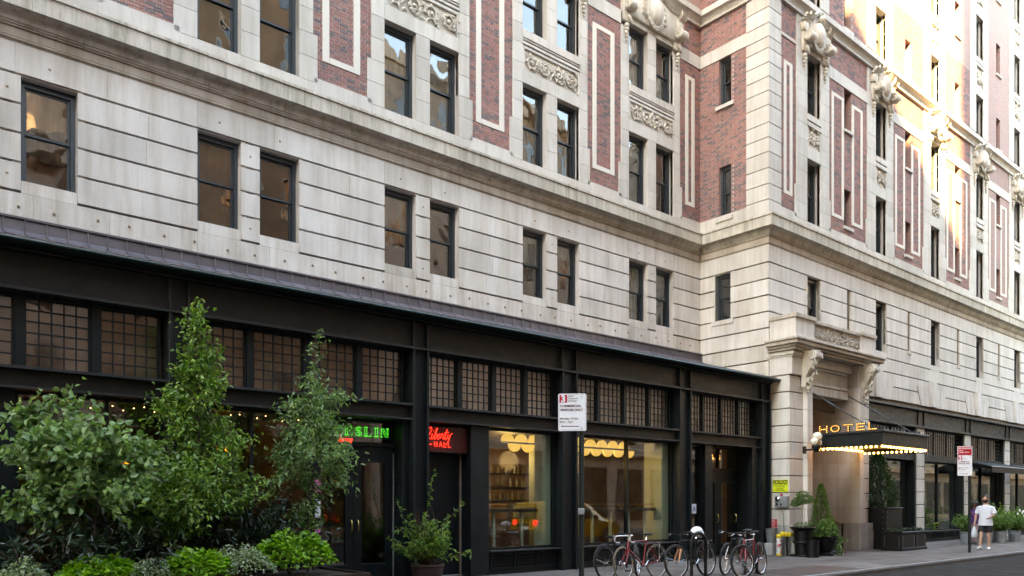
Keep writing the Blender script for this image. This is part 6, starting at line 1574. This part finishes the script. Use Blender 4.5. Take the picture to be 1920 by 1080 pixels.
def limb_loft(mb, pts, rs, n=12, caps=True):
    pts = [Vector(p) for p in pts]; rings = []
    for i, p in enumerate(pts):
        d = pts[min(i + 1, len(pts) - 1)] - pts[max(i - 1, 0)]; rings.append(ring(p, d, rs[i], rs[i], n))
    mb.loft(rings, caps)
def person(label, at, rz, J_, skin, shirt, legs_mat, shoes, hair, sleeve=.35, leg_cover=.55, female=False, beard=False, inside=False, scale=1.0, strap=False):
    t = thing('person', label, 'person', at, None, rz); t.scale = (scale,) * 3
    V = []; E_ = []; Rd = []
    def v(p, r_, parent=None):
        V.append(tuple(p)); Rd.append(r_); 
        if parent is not None: E_.append((parent, len(V) - 1))
        return len(V) - 1
    w = .85 if female else 1
    pel = v((0, 0, .94), .125); sp1 = v((0, 0, 1.10), .115 * w, pel); ch_ = v((0, 0, 1.30), .135 * w, sp1); nk0 = v((-.005, 0, 1.44), .075, ch_); nk = v((0, 0, 1.51), .052 * w, nk0)
    hb = v((.012, 0, 1.57), .066, nk); h1 = v((.018, 0, 1.64), .086, hb); h2 = v((.012, 0, 1.71), .084, h1); v((.008, 0, 1.755), .052, h2)
    def lerp(a, b, f): return tuple(Vector(a).lerp(Vector(b), f))
    for s_, side in ((1, 'l'), (-1, 'r')):
        sh, el, wr, kn, an, toe = J_['sh' + side], J_['el' + side], J_['wr' + side], J_['kn' + side], J_['an' + side], J_['to' + side]
        a = v((0, .09 * s_, 1.385), .062 * w, nk0); a = v(sh, .05 * w, a); a = v(lerp(sh, el, .5), .047 * w, a); a = v(el, .039 * w, a); a = v(lerp(el, wr, .35), .039 * w, a); a = v(wr, .026 * w, a)
        d = (Vector(wr) - Vector(el)).normalized(); palm = Vector(wr) + d * .045; pa = v(palm, .032, a)
        sv = Vector((1, 0, 0)); sv = (sv - d * sv.dot(d)).normalized(); nv = d.cross(sv)
        for k, (o, L) in enumerate(((.030, .070), (.010, .080), (-.010, .075), (-.030, .058))):
            k0 = v(palm + d * .035 + sv * o, .0105, pa); k1 = v(palm + d * (.035 + L * .5) + sv * o + nv * s_ * .012, .0092, k0); v(palm + d * (.035 + L * .85) + sv * o * .9 + nv * s_ * .034, .0078, k1)
        k0 = v(palm + sv * .042 + nv * s_ * .006, .012, pa); v(palm + sv * .062 + d * .04 + nv * s_ * .016, .0095, k0)
        hp_ = (0, .095 * s_, .88); a = v(hp_, .098 * (1.05 if female else 1), pel); a = v(lerp(hp_, kn, .5), .076, a); a = v(kn, .054, a); a = v(lerp(kn, an, .35), .053, a); a = v(an, .034, a)
        v(lerp(an, toe, .6), .034, a)
    me = bpy.data.meshes.new('body'); me.from_pydata(V, E_, []); o = part('body', me, skin, t); md = o.modifiers.new('skin', 'SKIN'); md.use_smooth_shade = True
    for i, r_ in enumerate(Rd): me.skin_vertices[0].data[i].radius = (r_, r_)
    me.skin_vertices[0].data[0].use_root = True
    sb = o.modifiers.new('sub', 'SUBSURF'); sb.levels = 1; sb.render_levels = 2
    # head details
    f = MB(); f.loft([ring((.10, 0, 1.675), (0, 0, 1), .012, .012, 8), ring((.118, 0, 1.635), (0, 0, 1), .016, .02, 8), ring((.10, 0, 1.62), (0, 0, 1), .012, .012, 8)]); part('nose', f, skin, t, 60)
    for s_ in (-1, 1):
        e = MB(); e.ball((.094, .033 * s_, 1.668), .011, 8, 6); part('eye', e, 'hair_dark', t); e = MB(); e.ball((.005, .092 * s_, 1.655), .03, 8, 6, sx=.8, sy=.35, sz=1.1); part('ear', e, skin, t, 60)
    e = MB(); e.tube([(.096, -.026, 1.596), (.106, 0, 1.593), (.096, .026, 1.596)], .0065, 6); part('mouth', e, 'redpaint' if female else skin, t, 60)
    h = MB()
    if female:
        h.ball((-.005, 0, 1.70), .112, 16, 12, sx=1.0, sy=1.0, sz=.95); rg = random.Random(3)
        for i in range(70): a = rg.uniform(1.3, 5.0); z_ = rg.uniform(1.46, 1.76); h.ball((.10 * math.cos(a) * .95 - .012, .115 * math.sin(a), z_), rg.uniform(.028, .045), 7, 5)
    else:
        rings = []
        for i in range(7):
            q = i / 6; rings.append(ring((-.016 - .012 * (1 - q), 0, 1.675 + .15 * q), (0, 0, 1), .110 * math.cos(q * 1.4), .112 * math.cos(q * 1.4), 16))
        h.loft(rings)
    part('hair', h, hair, t, 60)
    if beard:
        b = MB(); b.loft([ring((.030, 0, 1.632), (0, 0, 1), .090, .080, 14), ring((.04, 0, 1.59), (0, 0, 1), .076, .078, 14), ring((.04, 0, 1.54), (0, 0, 1), .040, .052, 14)]); part('beard', b, hair, t, 60)
    # top
    s_ = MB(); q = .92 if female else 1
    tor = [(.80 if not female else .9, .215, .165), (.86, .212, .162), (.98, .195, .148), (1.12, .18, .132), (1.28, .195, .14), (1.36, .185, .128), (1.41, .15, .11), (1.45, .10, .09), (1.478, .068, .068)]
    s_.loft([ring((.0 + .006 * math.sin(z * 40), 0, z), (0, 0, 1), rx * q, ry * q, 18) for z, rx, ry in tor])
    for side in 'lr':
        sh, el = J_['sh' + side], J_['el' + side]; sg = 1 if side == 'l' else -1; e = lerp(sh, el, sleeve * 2)
        limb_loft(s_, [(0, .06 * sg, 1.375), (0, .13 * sg, 1.375), lerp(sh, e, .12), lerp(sh, e, .55), e], [.07 * q, .075 * q, .072 * q, .072 * q, .072 * q])
    part('shirt', s_, shirt, t, 60)
    if strap: b = MB(); b.tube([(.05, -.12, 1.385), (.15, -.05, 1.28), (.15, .06, 1.1), (.11, .16, .95)], .012, 6); part('strap', b, 'pinkstrap', t)
    # legs
    l_ = MB(); l_.loft([ring((0, 0, z), (0, 0, 1), rx, ry, 16) for z, rx, ry in ((1.0, .155, .115), (.9, .18, .135), (.82, .18, .135), (.78, .16, .12))])
    for side in 'lr':
        kn, an = J_['kn' + side], J_['an' + side]; sg = 1 if side == 'l' else -1; hp_ = (0, .095 * sg, .88)
        if leg_cover < 1: e = lerp(hp_, kn, leg_cover * 1.7); limb_loft(l_, [(0, .085 * sg, .86), lerp(hp_, e, .5), e], [.095, .10, .104])
        else: limb_loft(l_, [hp_, lerp(hp_, kn, .5), kn, lerp(kn, an, .5), lerp(kn, an, .97)], [.105, .092, .07, .062, .056])
    part('shorts' if leg_cover < 1 else 'trousers', l_, legs_mat, t, 60)
    for side in 'lr':
        an, toe = Vector(J_['an' + side]), Vector(J_['to' + side]); d = toe - an; d.z = 0; d.normalize(); b = MB(); pitch = toe.z - (an.z - .075)
        def P(f, z): return an + d * f + Vector((0, 0, z - .085 + pitch * max(0, f) / .2))
        b.loft([ring(P(-.085, .045), d, .025, .035, 12), ring(P(-.07, .05), d, .038, .05, 12), ring(P(.0, .058), d, .042, .058, 12), ring(P(.08, .042), d, .047, .044, 12), ring(P(.15, .033), d, .046, .034, 12), ring(P(.19, .028), d, .026, .024, 12)]); part('shoe', b, shoes, t, 60)
    return t
walk = dict(shl=(0, .19, 1.385), ell=(-.02, .26, 1.16), wrl=(.20, .16, 1.06), shr=(0, -.19, 1.385), elr=(.02, -.26, 1.15), wrr=(.06, -.30, .90),
            knl=(.04, .10, .50), anl=(-.02, .09, .09), tol=(.16, .11, .015), knr=(.16, -.10, .50), anr=(.20, -.12, .10), tor=(.38, -.14, .06))
man = person('bearded man in white T-shirt and black shorts walking with a plastic bag', (28.65, -3.4, 0), R(188), walk, 'skin_light', 'shirt_white', 'shorts_black', 'white', 'hair_dark', .42, .46, beard=True, scale=1.01)
wwalk = dict(shl=(0, .165, 1.385), ell=(-.03, .21, 1.16), wrl=(.04, .22, .93), shr=(0, -.165, 1.385), elr=(-.04, -.21, 1.16), wrr=(.06, -.20, .94),
             knl=(.12, .08, .49), anl=(.10, .07, .09), tol=(.27, .08, .02), knr=(.02, -.08, .49), anr=(-.12, -.08, .12), tor=(.03, -.09, .03))
person('dark-haired woman in a purple top walking behind the sign post', (32.0, -1.9, 0), R(192), wwalk, 'skin_dark', 'purple', 'trouser', 'black', 'hair_dark', .35, 1.0, True, scale=.90, strap=True)
bag = thing('plastic_bag', 'pale plastic carrier bag hanging from the man\'s hand', 'bag', (28.6, -3.1, .6))
mw = Matrix.Rotation(R(188), 4, 'Z'); hand = Vector((28.65, -3.4, 0)) + mw @ (Vector((.075, -.312, .82)) * 1.01)
b = MB(); b.loft([ring(hand + Vector((0, 0, dz)), (0, 0, 1), rx, ry, 14, (1, 0, 0)) for dz, rx, ry in ((-.04, .02, .015), (-.1, .06, .035), (-.18, .11, .06), (-.30, .14, .09), (-.40, .13, .085), (-.44, .08, .05))]); obj('sack', b, 'bag_plastic', bag, smooth=60)
for q in (-1, 1): b = MB(); b.tube([hand + Vector((.03 * q, 0, -.06)), hand + Vector((.012 * q, 0, .0)), hand + Vector((0, 0, .02))], .007, 5); obj('handle', b, 'bag_plastic', bag)
stand = dict(shl=(0, .19, 1.385), ell=(.03, .24, 1.15), wrl=(.24, .16, 1.10), shr=(0, -.19, 1.385), elr=(.03, -.24, 1.15), wrr=(.24, -.16, 1.10), knl=(.01, .10, .49), anl=(0, .10, .09), tol=(.17, .12, .015), knr=(.01, -.10, .49), anr=(0, -.10, .09), tor=(.17, -.12, .015))
person('person in a white shirt seen from behind inside the cafe', (14.55, 1.75, .012), R(80), stand, 'skin_light', 'white', 'shorts_black', 'black', 'hair_dark', .42, 1.0)

# ================================================================== the other side of the street (mirrored in the glass, shaped to shade the facade)
M['brown_brick'] = simple('brown_masonry', (0.24, 0.15, 0.09), 0.85, scale=.5, var=.35); M['tan_stone'] = simple('tan_masonry', (0.44, 0.36, 0.28), 0.85, scale=.5, var=.3)
M['grey_stone'] = simple('grey_masonry', (0.27, 0.26, 0.245), 0.85, scale=.5, var=.3)
ow = MB()
for a in ((-.65, .65, -.05, .0, 0, .12), (-.65, -.55, -.02, .03, .12, 2.0), (.55, .65, -.02, .03, .12, 2.0), (-.65, .65, -.02, .03, 2.0, 2.15)): ow.box(*a)
ow_me = ow.mesh('window'); ow_me.materials.append(M['tan_stone']); og = MB().box(-.55, .55, -.12, -.10, .12, 2.0).mesh('pane'); og.materials.append(M['glass'])
def opposite(label, x0, x1, h, m_, step=2.6, depth=16):
    t = thing('opposite_building', label, 'building', ((x0 + x1) / 2, -18.2, 0), 'buildings across the street'); ops = []; z = 5.2; n = max(1, int((x1 - x0 - 1) / step)); w = (x1 - x0) / n
    while z < h - 3: ops += [(x0 + w * (i + .5) - .55, x0 + w * (i + .5) + .55, z, z + 1.9) for i in range(n)]; z += 3.5
    F = lambda u, d, z_: (u, -18.2 + d, z_)
    F.__name__ = 'FO'
    obj('wall', wall_mesh(F, x0, x1, 0, h, ops, 0, .3), m_, t)
    b = MB(); b.box(x0 + .01, x1 - .01, -18.2 - depth, -18.52, 0, h - .01); obj('body', b, m_, t)
    for z0, d in ((4.3, .25), (h - .6, .7)): b = MB(); b.cbox(x0, x1, -18.19, -18.2 + d, z0, z0 + .5, .05); obj('cornice', b, 'tan_stone', t)
    for (a, e, p, q) in ops: o = obj('window', ow_me, None, t, ((a + e) / 2, -18.2, p - .12)); g = bpy.data.objects.new('pane', og); col.objects.link(g); g.parent = o
    b = MB()
    for i in range(n): b.box(x0 + w * i + .5, x0 + w * (i + 1) - .3, -18.19, -18.15, .5, 3.6)
    obj('shop_glazing', b, 'glass', t)
opposite('tall brown building across the street at the far left, shaped to shade the facade', -120, -6.4, 40, 'brown_brick', 4.0)
opposite('lower building across the street under open sky, mirrored in the left window', -6.39, 6.79, 16.5, 'tan_stone')
opposite('tallest brown building across the street, mirrored in the middle windows', 6.8, 18.5, 46, 'brown_brick')
opposite('tan building across the street, mirrored in the windows left of the corner', 18.51, 47, 26, 'tan_stone', 3.0)
opposite('low grey building added to hide low sky, mirrored in the right shop windows', 47.01, 65.99, 9.5, 'grey_stone', 3.0)  # unseen block added in the avenue gap, keeps low sky out of reflections
opposite('tall grey building far down the other side of the street', 66, 149, 26, 'grey_stone', 4.0)

nb = thing('left_sky_blocker', 'brown building added beyond the left edge to block low sky', 'building', (-20, 3, 0))  # unseen building added to cut low sky light on the return wall
F = lambda u, d, z_: (u, .4 - d, z_)
nops = [(-9.5 - 3.4 * i, -8.2 - 3.4 * i, 5.0 + 3.6 * k, 7.0 + 3.6 * k) for i in range(12) for k in range(7)]
obj('wall', wall_mesh(F, -95, -5.41, 0, 32, nops, 0, .3), 'brown_brick', nb); b = MB(); b.box(-95, -5.41, .75, 14, 0, 31.9); obj('body', b, 'brown_brick', nb)
b = MB(); b.cbox(-95, -5.41, -.2, .39, 31, 31.6, .05); obj('cornice', b, 'tan_stone', nb); b = MB(); b.cbox(-95, -5.41, .1, .39, 4.1, 4.6, .05); obj('cornice', b, 'tan_stone', nb)
nb = thing('right_sky_blocker', 'grey building added beyond the right edge to block bright horizon sky', 'building', (90, 3, 0)); F = lambda u, d, z_: (u, .4 - d, z_)  # unseen building added so bright horizon stays out of the shop glass
obj('wall', wall_mesh(F, 60.51, 149, 0, 26, [(63 + 3.6 * i, 64.3 + 3.6 * i, 5.0 + 3.6 * k, 7.0 + 3.6 * k) for i in range(23) for k in range(5)], 0, .3), 'grey_stone', nb); b = MB(); b.box(60.51, 149, .75, 14, 0, 25.9); obj('body', b, 'grey_stone', nb)
b = MB(); b.cbox(60.52, 149, -.2, .39, 25.1, 25.7, .05); obj('cornice', b, 'tan_stone', nb)
nb = thing('end_sky_blocker', 'grey building added at the far right street end to block bright sky', 'building', (150, -9, 0)); b = MB(); b.box(149.5, 160, -30, 14, -.5, 28); obj('body', b, 'grey_stone', nb); b = MB(); b.cbox(149.1, 149.49, -30, 14, 27, 27.6, .05); obj('cornice', b, 'tan_stone', nb)  # unseen building added to shut out bright horizon down the street
# ---- yellow taxi on the far side of the road, mirrored in the shop glass
M['taxi'] = simple('taxi_yellow', (0.62, 0.33, 0.01), 0.3, coat=.6, var=.05); M['car_glass'] = simple('car_glass', (0.01, 0.011, 0.012), 0.08); M['tail'] = emis('lit_tail_lamp', (1.0, 0.03, 0.02), .45)
tx = thing('taxi', 'yellow taxi van mirrored in the single-pane shop window', 'taxi', (22.9, -10.1, -.13))
def sect(x_, zb, zt, wb, wt, zs): return [(x_, -wb, zb), (x_, -wb * 1.03, zs), (x_, -wt, zt - .06), (x_, -wt + .1, zt), (x_, wt - .1, zt), (x_, wt, zt - .06), (x_, wb * 1.03, zs), (x_, wb, zb)]
b = MB(); b.loft([sect(-2.30, .35, .95, .84, .80, .65), sect(-2.34, .38, 1.02, .86, .84, .70), sect(-2.2, .30, 1.66, .92, .68, .92), sect(-1.9, .28, 1.76, .93, .70, .95), sect(.2, .28, 1.78, .94, .70, .96), sect(.75, .28, 1.60, .94, .68, .96), sect(1.35, .28, 1.10, .93, .80, .92), sect(2.0, .28, .98, .90, .78, .84), sect(2.32, .34, .82, .82, .70, .70)]); part('body', b, 'taxi', tx, 35)
b = MB(); b.loft([[(-2.335, -.70, 1.06), (-2.335, .70, 1.06), (-2.225, .60, 1.55), (-2.225, -.60, 1.55)], [(-2.35, -.70, 1.06), (-2.35, .70, 1.06), (-2.24, .60, 1.55), (-2.24, -.60, 1.55)]]); part('rear_window', b, 'car_glass', tx)
for q in (-1, 1):
    for (xa, xb) in ((-1.95, -1.05), (-.98, -.05), (.0, .78)):
        b = MB(); yb, yt = .965 * q, .76 * q; b.loft([[(xa, yb, 1.02), (xb, yb, 1.02), (xb - (.3 if xa == 0 else 0), yt, 1.62 if xa < 0 else 1.5), (xa + (.1 if xa < -1.5 else 0), yt, 1.62)], [(xa, yb + .01 * q, 1.02), (xb, yb + .01 * q, 1.02), (xb - (.3 if xa == 0 else 0), yt + .01 * q, 1.62 if xa < 0 else 1.5), (xa + (.1 if xa < -1.5 else 0), yt + .01 * q, 1.62)]]); part('side_window', b, 'car_glass', tx)
    b = MB(); b.cbox(-2.36, -2.29, .62 * q - .12, .62 * q + .12, .78, 1.0, .02); part('tail_lamp', b, 'tail', tx)
    b = MB(); b.cbox(2.2, 2.32, .58 * q - .16, .58 * q + .16, .62, .78, .02); part('headlight', b, 'chrome', tx)
    for xw_ in (-1.45, 1.42):
        b = MB(); b.tube([(xw_, .78 * q, .33), (xw_, .96 * q, .33)], .33, 24); w = part('wheel', b, 'rubber', tx); b = MB(); b.tube([(xw_, .955 * q, .33), (xw_, .965 * q, .33)], .2, 18); part('rim', b, 'galv', w)
    b = MB(); b.cbox(.62, .78, .98 * q - .09, .98 * q + .09, 1.02, 1.16, .02); part('mirror', b, 'black', tx)
b = MB(); b.loft([[(.80, -.62, 1.58), (.80, .62, 1.58), (1.36, .74, 1.12), (1.36, -.74, 1.12)], [(.815, -.62, 1.60), (.815, .62, 1.60), (1.375, .74, 1.14), (1.375, -.74, 1.14)]]); part('windscreen', b, 'car_glass', tx)
b = MB(); b.cbox(-2.42, -2.3, -.86, .86, .34, .56, .03); part('rear_bumper', b, 'black', tx); b = MB(); b.cbox(2.28, 2.4, -.84, .84, .30, .52, .03); part('front_bumper', b, 'black', tx)
b = MB(); b.cbox(-2.355, -2.34, -.26, .26, .62, .74, .004); part('number_plate', b, 'white', tx)
b = MB(); b.cbox(-.3, .1, -.3, .3, 1.782, 1.92, .03); part('roof_light', b, 'white', tx)
